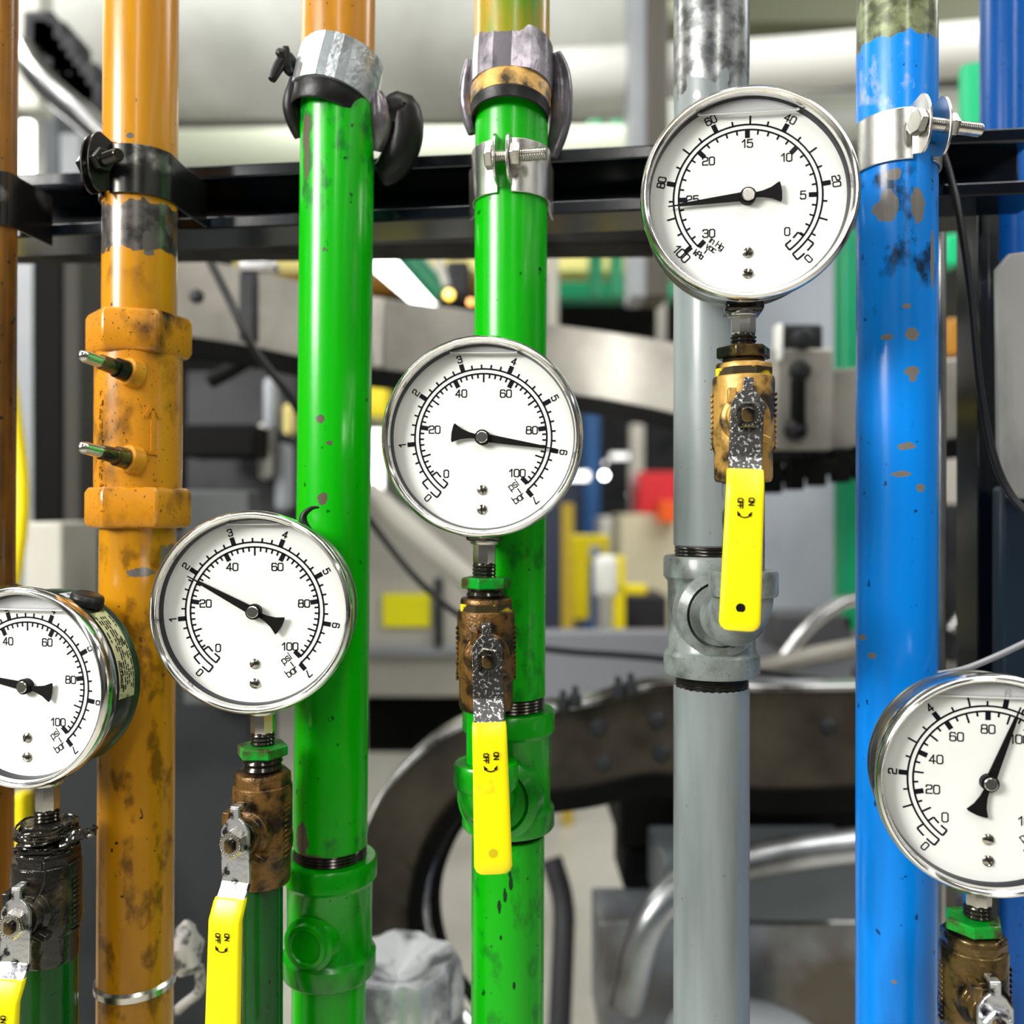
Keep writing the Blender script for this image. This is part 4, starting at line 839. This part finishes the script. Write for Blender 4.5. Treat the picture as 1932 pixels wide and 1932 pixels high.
# curved grey conveyor rail
def rail(name, pts, hgt, th, mat, label, bolts=(), brackets=(), under=None, topm=None):
    q = smoothpath([P(*p) for p in pts], 8); root = empty(name, q[0], label, 'conveyor'); o0 = Vector(q[0]); q = [v-o0 for v in q]
    b = MB(); b.sweep(q, [(-th/2, -hgt), (th/2, -hgt), (th/2, 0), (-th/2, 0)]); b.build('side_plate', mat, root, bevel=.002)
    if topm:
        b = MB(); b.sweep([v+Vector((0, 0, .001)) for v in q], [(-th*2.2, 0), (th*2.6, 0), (th*2.6, .005), (-th*2.2, .005)]); b.build('top_flange', topm, root)
    if under:
        b = MB(); b.sweep(q, [(-th*1.6, -hgt-.022), (th*1.8, -hgt-.022), (th*1.8, -hgt), (-th*1.6, -hgt)]); b.build('chain_guide', under, root)
    for (px, py, Y, r) in bolts:
        p = P(px, py, Y)-o0; e = MB(); e.lathe([(r, 0), (r, r*.5), (r*.6, r*1.1), (.0001, r*1.2)], 16, T(*p) @ RX(PI/2)); e.build('bolt', mdg, root)
    for (px, py, w, h, Y, mt) in brackets:
        p = P(px, py, Y)-o0; e = MB(); e.box(tuple(p), (w*Y/F, .02, h*Y/F)); e.build('bracket', mt, root, bevel=.003)
    return root
rail('conveyor_rail', [(300, 478, 1.02), (450, 505, 1.06), (600, 540, 1.1), (750, 567, 1.15), (900, 588, 1.2), (1040, 612, 1.22), (1160, 628, 1.2), (1280, 648, 1.15), (1420, 685, 1.08), (1540, 697, 1.04), (1640, 692, 1.02), (1750, 682, 1.02), (1900, 665, 1.04)], .094, .006, mrail,
     'grey steel conveyor rail curving behind the pipes at mid height',
     bolts=[(372, 560, .98, .008), (1508, 700, .98, .012), (1500, 810, .98, .013), (1512, 640, .98, .012)],
     brackets=[(470, 580, 30, 130, 1.0, mdg), (715, 630, 24, 130, 1.05, mrail), (1512, 755, 110, 190, .99, mrail), (1510, 645, 75, 60, 1.0, mdg), (1468, 648, 12, 70, .985, mwhite), (1505, 770, 22, 110, .975, mblk), (490, 505, 70, 18, .97, mchrome)], under=mblk)
b = MB(); q = smoothpath([P(1380, 890, 1.05), P(1440, 900, 1.03), P(1540, 885, 1.02), P(1640, 870, 1.02)], 5)
for i, p in enumerate(q[:-1]): b.box(tuple(p), (.02, .02, .018 if i % 2 else .04))
tag(b.build('drive_chain', mblk, None, bevel=.003), 'black drive chain hanging under the conveyor rail left of the blue pipe', 'chain')
# lower conveyor curve
def strip(name, top, bot, th, mat, label, bolts=(), edge=None, lower=None):
    tq = smoothpath([P(*p) for p in top], 8); bq = smoothpath([P(*p) for p in bot], 8); o0 = tq[0].copy(); root = empty(name, o0, label, 'conveyor')
    def sheet(a, c, t, nm, mt):
        b = MB(); rings = []
        for p, q in zip(a, c):
            k = Vector((0, t, 0)); rings.append([p-o0, q-o0, q-o0+k, p-o0+k])
        b.loft(rings); return b.build(nm, mt, root, bevel=.001)
    sheet(tq, bq, th, 'side_plate', mat)
    if edge: sheet([p+Vector((0, -.012, .003)) for p in tq], [p+Vector((0, -.012, -.003)) for p in tq], .04, 'top_flange', edge)
    if lower: sheet([q+Vector((0, -.006, .002)) for q in bq], [q+Vector((0, -.006, 0))+(q-p)*.22 for p, q in zip(tq, bq)], .03, 'chain_guide', lower)
    for (px, py, Y, r) in bolts:
        e = MB(); e.lathe([(r, 0), (r, r*.5), (r*.6, r*1.1), (.0001, r*1.2)], 16, T(*(P(px, py, Y)-o0)) @ RX(PI/2)); e.build('bolt', mdg, root)
    return root
strip('conveyor_curve', [(1700, 1292, 1.02), (1440, 1295, .98), (1250, 1290, .95), (1100, 1325, .92), (980, 1340, .90), (880, 1362, .88), (790, 1420, .86), (715, 1510, .84), (675, 1640, .82), (680, 1790, .80), (735, 1950, .78), (820, 2080, .76)],
      [(1700, 1480, 1.02), (1440, 1490, .98), (1250, 1462, .95), (1100, 1488, .92), (990, 1500, .91), (905, 1490, .90), (845, 1530, .89), (795, 1620, .88), (775, 1730, .86), (795, 1840, .84), (850, 1960, .82), (920, 2090, .80)], .006, mrail2,
      'oily brown steel conveyor curve sweeping down behind the green pipes', bolts=[(1130, 1372, .905, .009), (1137, 1440, .905, .009), (1238, 1358, .93, .010), (1247, 1420, .93, .010), (1560, 1370, .98, .010)], edge=plain('worn_bright_edge', (.8, .8, .78), .28, .9, (.08, .07, .06), 14, (.45, .6), .3), lower=mblk)
bar('inner_guide', [(905, 1520, .95), (862, 1560, .94), (828, 1640, .92), (822, 1720, .9), (845, 1810, .88), (900, 1890, .86), (960, 1960, .84)], .006, mblk, 'black rod following the inside of the lower conveyor curve', 'rail', sm=6)
bar('inner_guide', [(850, 1560, .97), (812, 1640, .95), (800, 1740, .93), (822, 1850, .9), (885, 1935, .88), (960, 2010, .86)], .008, mchrome, 'bright rod following the inside of the lower conveyor curve', 'rail', sm=6)
mbse = slab('dark_machine', 1170, 1440, 1640, 1600, 1.12, .3, mblk, 'black machine under the lower conveyor, behind the grey pipe', 'machine')
rel_box(mbse, Vector((0, 0, 0)), 'leg', 1175, 1601, 1290, 1680, 1.14, .1, mblk)
slab('gap_shade_block', 690, 1318, 880, 1420, 2.0, .4, mblk, 'black block standing in for the shaded gap under the beige cabinet with the yellow label', 'machine')  # solid black box painted as the shade below the cabinet
rnd = random.Random(21)
for i, (px, py) in enumerate([(1062, 1330), (1085, 1322), (1166, 1304), (1190, 1298)]):
    p = P(px, py, .90); b = MB(); b.hexa(.007, 0, .012, T(p.x, p.y, p.z-.006)); b.lathe([(.0035, .010), (.0035, .020), (.003, .021)], 12, T(p.x, p.y, p.z-.006))
    tag(b.build('hex_bolt', mdg, None), 'small dark hex bolt standing on the top edge of the lower conveyor curve', 'bolt', 'bolts on the lower conveyor edge')
# beige cabinet with the yellow label
cab = slab('beige_cabinet', 640, 960, 900, 1315, 1.9, .5, mbeige, 'beige cabinet with a yellow label, between the two green pipes', 'cabinet')
a = P(722, 1120, 1.895); c_ = P(812, 1183, 1.895); b = MB(); b.box(((a.x+c_.x)/2, 1.893, (a.z+c_.z)/2), (c_.x-a.x, .006, a.z-c_.z)); b.build('yellow_label', plain('label_yellow', (.9, .85, 0), .5), cab, bevel=.002)
a = P(690, 1218, 1.89); c_ = P(880, 1236, 1.89); b = MB(); b.box(((a.x+c_.x)/2, 1.89, (a.z+c_.z)/2), (c_.x-a.x, .02, a.z-c_.z)); b.build('cabinet_ledge', mgrey, cab, bevel=.002)
a = P(820, 1090, 1.89); c_ = P(835, 1225, 1.89); b = MB(); b.box(((a.x+c_.x)/2, 1.89, (a.z+c_.z)/2), (c_.x-a.x, .02, a.z-c_.z)); b.build('cabinet_seam', mdg, cab, bevel=.002)
bar('slanted_tube', [(690, 925, 1.6), (900, 1110, 1.6)], .022, mbeige, 'slanted beige tube in front of the beige cabinet', 'tube')
slab('yellow_box', 690, 730, 730, 788, 1.7, .1, myel, 'yellow box peeking out left of the centre gauge', 'box')
light('strip_light', 690, 810, 722, 925, 2.6, 'white light directly left of the centre gauge', 5)
# fluorescent fixture with green beam
rt = empty('fluorescent_fixture', P(760, 510, 2.4), 'slanted white fluorescent light under the strut rail', 'light', 'bright hall lights')
o0 = P(760, 510, 2.4); d = P(806, 562, 2.6)-P(695, 462, 2.2); b = MB(); c0 = (P(806, 562, 2.6)+P(695, 462, 2.2))/2-o0
b.M = T(*c0) @ align(d); b.box((0, 0, 0), (.075, .05, d.length)); b.build('lit_tube', emis('lit_tube', (1, 1, .96), 10), rt, bevel=.01)
b = MB(); b.M = T(*(c0+Vector((.03, .03, .03)))) @ align(d); b.box((0, 0, 0), (.10, .02, d.length*1.02)); b.build('reflector', mwhite, rt)
bar('green_beam', [(690, 395, 2.2), (835, 558, 2.2)], .028, mgreen, 'slanted green beam right beside the fluorescent light', 'beam')
# overhead beams at mid height
slab('yellow_beam', 440, 468, 1300, 512, 3.6, .15, mpale, 'pale yellow horizontal beam just below the strut rail', 'beam')
slab('orange_beam', 440, 514, 1300, 540, 3.7, .15, mor, 'orange horizontal beam under the pale yellow beam', 'beam')
slab('dark_filler_box', 640, 545, 1300, 640, 3.9, .3, mblk, 'added black box darkening the space behind the grey conveyor rail', 'beam')  # solid box added to make this stretch of background dark
slab('green_girder', 1030, 530, 1300, 562, 3.5, .12, mgreen, 'horizontal green girder left of the vacuum gauge', 'girder')
slab('green_post', 1112, -700, 1138, 560, 3.3, .06, mgreen, 'left of two green uprights below the strut rail', 'post')
slab('green_post', 1152, -700, 1176, 560, 3.3, .06, mgreen, 'right of two green uprights below the strut rail', 'post')
slab('hanging_rod', 1240, -1100, 1258, 660, 2.6, .02, mbeige, 'pale hanging rod left of the grey pipe', 'rod')
slab('hanging_rod', 1030, -1100, 1054, 620, 2.6, .02, mbeige, 'pale hanging rod right of the green pipe', 'rod')
bar('bent_rod', [(826, 440, 1.5), (828, 490, 1.5), (842, 540, 1.5)], .007, mbeige, 'pale bent rod hanging left of the right green pipe', 'rod')
slab('sensor_body', 840, 490, 886, 560, 1.9, .06, mdg, 'dark sensor housing hanging left of the right green pipe', 'sensor', bevel=.01)
def lamp(px, py, r, Y, col, st, lab, grp='distant round lamps'):
    b = MB(); b.lathe([(.0005, -r)]+[(r*math.cos(a), r*math.sin(a)) for a in [-1.3+2.6*i/8 for i in range(9)]]+[(.0005, r)], 20, T(*P(px, py, Y)), False)
    return tag(b.build('indicator_lamp', emis('lamp_glow', col, st), None), lab, 'lamp', grp)
lamp(847, 556, .010, 1.8, (1, .55, 0), 6, 'amber indicator lamp left of the right green pipe')
lamp(888, 570, .006, 1.8, (1, .35, 0), 6, 'small orange indicator lamp touching the right green pipe edge')
lamp(868, 468, .008, 1.8, (1, .97, .9), 5, 'white glint lamp above the amber indicator')
lamp(1192, 905, .02, 6, (1, .9, .8), 9, 'dim warm round lamp right of the centre gauge'); lamp(1192, 932, .022, 6, (1, 1, 1), 22, 'bright white round lamp right of the centre gauge')
lamp(1140, 897, .022, 6, (1, 1, 1), 22, 'bright white round lamp closest to the centre gauge'); lamp(1142, 874, .014, 6, (1, .9, .85), 2, 'faint warm lamp above the bright lamps')
light('strip_light', 1060, 890, 1112, 906, 6, 'wide white ceiling light right behind the centre gauge rim', 4)
light('strip_light', 1152, 855, 1188, 866, 6, 'small bluish white ceiling light above the round lamps', 1.5)
lamp(1582, 921, .018, 2.5, (.85, 1, 1), 20, 'white round lamp just left of the blue pipe'); lamp(1580, 580, .012, 2.5, (1, 1, .9), 8, 'cream round lamp left of the blue pipe, high')
light('strip_light', 1567, 440, 1596, 545, 2.5, 'narrow white light between vacuum gauge and blue pipe', 6)
lamp(1795, 893, .014, 2.2, (1, .95, .98), 8, 'pinkish white lamp right of the blue pipe')
# far centre aisle
slab('blue_column', 1103, 700, 1132, 1010, 6.5, .3, mcol, 'dark blue building column in the far aisle', 'column', floor=True)
slab('grey_rack', 1030, 790, 1110, 1010, 7, .3, plain('blue_grey_rack', (.06, .08, .14), .5), 'dark blue grey rack left of the blue column in the far aisle', 'rack', floor=True)
slab('pale_post', 1190, 800, 1215, 1060, 5.5, .1, mbeige, 'pale post in the far aisle left of the grey pipe', 'post', floor=True)
slab('dark_rack', 1130, 780, 1290, 885, 7.5, .5, mdg, 'dark rack at the back of the far aisle', 'rack', floor=True)
slab('red_crate', 1205, 890, 1290, 969, 4.82, .3, mred, 'red crate beside the pale post in the far aisle', 'crate')
slab('orange_crate', 1245, 945, 1285, 985, 4.62, .15, morr, 'orange red box under the red crate', 'crate')
slab('cream_cabinet', 1170, 970, 1290, 1180, 4.8, .4, plain('cream_cabinet', (.66, .60, .42), .5), 'cream cabinet left of the grey pipe in the far aisle', 'cabinet', floor=True)
slab('white_cabinet', 1135, 975, 1180, 1100, 5.2, .4, mwhite, 'white cabinet behind the yellow machine frame', 'cabinet', floor=True)
slab('yellow_post', 1060, 950, 1082, 1022, 4.2, .05, plain('ochre_post', (.6, .42, .03), .5), 'ochre post behind the yellow machine frame', 'post', floor=True)
yf = empty('yellow_stand', P(1115, 1090, 2.8), 'yellow machine stand with round opening in the far aisle', 'machine')
o0 = P(1115, 1090, 2.8)
rel_box(yf, o0, 'head', 1080, 1010, 1150, 1062, 2.8, .08, myel); rel_box(yf, o0, 'upright', 1084, 1060, 1112, 1170, 2.8, .06, myel); rel_box(yf, o0, 'opening', 1112, 1030, 1136, 1056, 2.79, .03, mgrey)
ys = empty('yellow_stool', P(1160, 1100, 2.4), 'white seat on a yellow frame in the far aisle', 'seat'); o0 = P(1160, 1100, 2.4)
rel_box(ys, o0, 'seat_shell', 1122, 1048, 1168, 1130, 2.4, .05, mwhite, .02); rel_box(ys, o0, 'post', 1158, 1050, 1180, 1262, 2.41, .03, myel); rel_box(ys, o0, 'arm', 1165, 1103, 1222, 1122, 2.41, .03, myel)
slab('dark_crate', 1175, 1125, 1260, 1200, 3.2, .3, mdg, 'dark crate under the yellow frame arm', 'crate')
slab('grey_table', 1010, 1192, 1620, 1330, 1.6, .05, plain('table_grey', (.20, .21, .23), .3), 'flat grey table top behind the lower conveyor', 'table')
# right of the grey pipe
slab('grey_machine', 1405, 470, 1615, 1200, 2.2, .4, plain('blue_grey_machine', (.33, .36, .40), .45, 0, (.26, .29, .33), 3), 'large blue grey machine housing left of the blue pipe', 'machine', floor=True)
slab('green_column', 1592, 430, 1640, 1190, 1.5, .05, mgreen, 'dark green column touching the left edge of the blue pipe', 'column')
bar('bright_tube', [(1455, 1275, 1.3), (1520, 1190, 1.3), (1585, 1140, 1.3), (1640, 1130, 1.3)], .010, mchrome, 'bent bright tube left of the blue pipe, low', 'tube', sm=5)
slab('black_box', 1465, 1160, 1610, 1225, 1.5, .1, plain('graphite_box', (.05, .05, .055), .5), 'graphite box behind the bent bright tube', 'box')
bar('steel_tube', [(1430, 1262, 1.2), (1540, 1235, 1.2), (1640, 1215, 1.2)], .012, mrail, 'slanted steel tube above the lower conveyor, left of blue pipe', 'tube')
slab('steel_deck', 1250, 1622, 1640, 1740, .99, .11, plain('slate_deck', (.13, .15, .16), .3, .4), 'slate steel deck between the grey and blue pipes, low', 'deck')
b = MB(); q = smoothpath([P(1180, 1900, .92), P(1225, 1740, .92), P(1320, 1655, .93), P(1480, 1612, .94), P(1660, 1590, .95)], 8)
b.tube(q, .018, 20); tag(b.build('steel_guard', plain('satin_guard', (.5, .52, .54), .3, .9, (.2, .2, .2), 5, (.45, .6)), None), 'curved bright guard tube low behind the grey pipe', 'guard')
slab('steel_guard_plate', 1130, 1740, 1640, 1960, 1.05, .1, plain('satin_plate', (.30, .33, .36), .25, .6, (.12, .10, .08), 5, (.45, .65)), 'satin steel plate at the bottom between grey and blue pipes', 'plate')
bar('guard_tube', [(1040, 1620, 1.3), (1062, 1700, 1.28), (1062, 1800, 1.25), (1050, 2050, 1.2)], .016, mdg, 'dark upright tube right behind the green pipe, low', 'tube', sm=5)
b = MB(); rnd = random.Random(4)
b.lathe([(.001, .0), (.03, .010), (.045, .014), (.048, .008), (.050, -.01), (.050, -.12)], 40, T(*P(748, 1842, .69)), False, lambda a, z_: 1+.07*math.sin(5*a)+.04*math.sin(11*a+1))
tag(b.build('plastic_covered_drum', plain('crumpled_plastic', (.62, .64, .66), .2, .5, (.15, .16, .17), 26, (.48, .62), 1.0), None), 'silver plastic covered drum low between the two green pipes', 'drum')
b = MB()
b.lathe([(.001, .02), (.06, .015), (.085, .0), (.09, -.03), (.09, -.3)], 40, T(*P(1400, 1960, .95)), False, lambda a, z_: 1+.04*math.sin(4*a)); tag(b.build('round_cover', mgrey, None), 'rounded grey cover at the very bottom behind the grey pipe', 'cover')
# rag on a hook beside the orange pipe
b = MB(); p = P(352, 1790, .60)
b.lathe([(.001, .020), (.006, .014), (.010, .004), (.011, -.008), (.006, -.016), (.001, -.018)], 20, T(*p), False, lambda a, z_: 1+.2*math.sin(3*a+z_*300)); b.tube(smoothpath([p+Vector((.008, 0, -.012)), p+Vector((.009, 0, -.028)), p+Vector((-.004, 0, -.040)), p+Vector((-.016, 0, -.052))], 6), .0035, 10)
tag(b.build('tied_rag', plain('grey_rag', (.42, .40, .38), .7, 0, (.08, .08, .08), 90, (.5, .6), .5), None), 'crumpled pale grey rag tied behind the orange pipe near the bottom', 'rag')
# right edge things
bar('green_pipe', [(1833, 128, 1.1), (1833, 300, 1.1), (1833, 700, 1.1)], .0145, mltgreen, 'bright light green thin pipe right of the blue pipe', 'pipe')
slab('orange_bracket', 1788, 600, 1812, 670, 1.3, .04, mor, 'orange bracket between blue pipe and light green pipe', 'bracket')
slab('green_bracket', 1785, 440, 1815, 500, 1.3, .04, mltgreen, 'green bracket beside the blue pipe under the rail', 'bracket')
slab('grey_machine', 1780, 700, 1850, 1300, 1.9, .2, mbeige, 'beige machine side seen between blue pipe and vertical post', 'machine')
slab('dark_mechanism', 1790, 950, 1842, 1250, 1.5, .1, mdg, 'dark mechanism right of the blue pipe above the lower right gauge', 'machine part')
bar('shiny_lever', [(1795, 1190, 1.3), (1840, 1130, 1.3)], .008, mchrome, 'short shiny lever right of the blue pipe', 'lever')
b = MB(); poly = [(1880, 508), (1905, 478), (2060, 460), (2060, 945), (1905, 940), (1884, 880)]
q = [P(x, y, .56) for x, y in poly]; n = len(q); b.add([tuple(v) for v in q]+[(v.x, v.y+.004, v.z) for v in q], [tuple(range(n)), tuple(reversed(range(n, 2*n)))]+[(i, (i+1) % n, n+(i+1) % n, n+i) for i in range(n)])
tag(b.build('silver_plate', plain('scuffed_silver', (.48, .48, .46), .4, .2, (.25, .25, .24), 25, (.5, .7), .2, (1, 1, .3)), None, bevel=.001), 'scuffed silver plate at the right edge beside the black post', 'plate')
slab('machine_backing', 1700, 1300, 2300, 2000, 1.4, .3, plain('olive_dark_machine', (.07, .065, .05), .4, 0, (.03, .03, .025), 6), 'dark olive machine behind the lower right gauge', 'machine', floor=True)
slab('navy_cover', 1886, 915, 2100, 1300, .572, .012, plain('navy_panel', (.006, .02, .04), .4), 'navy black panel at the right edge below the silver plate', 'panel')
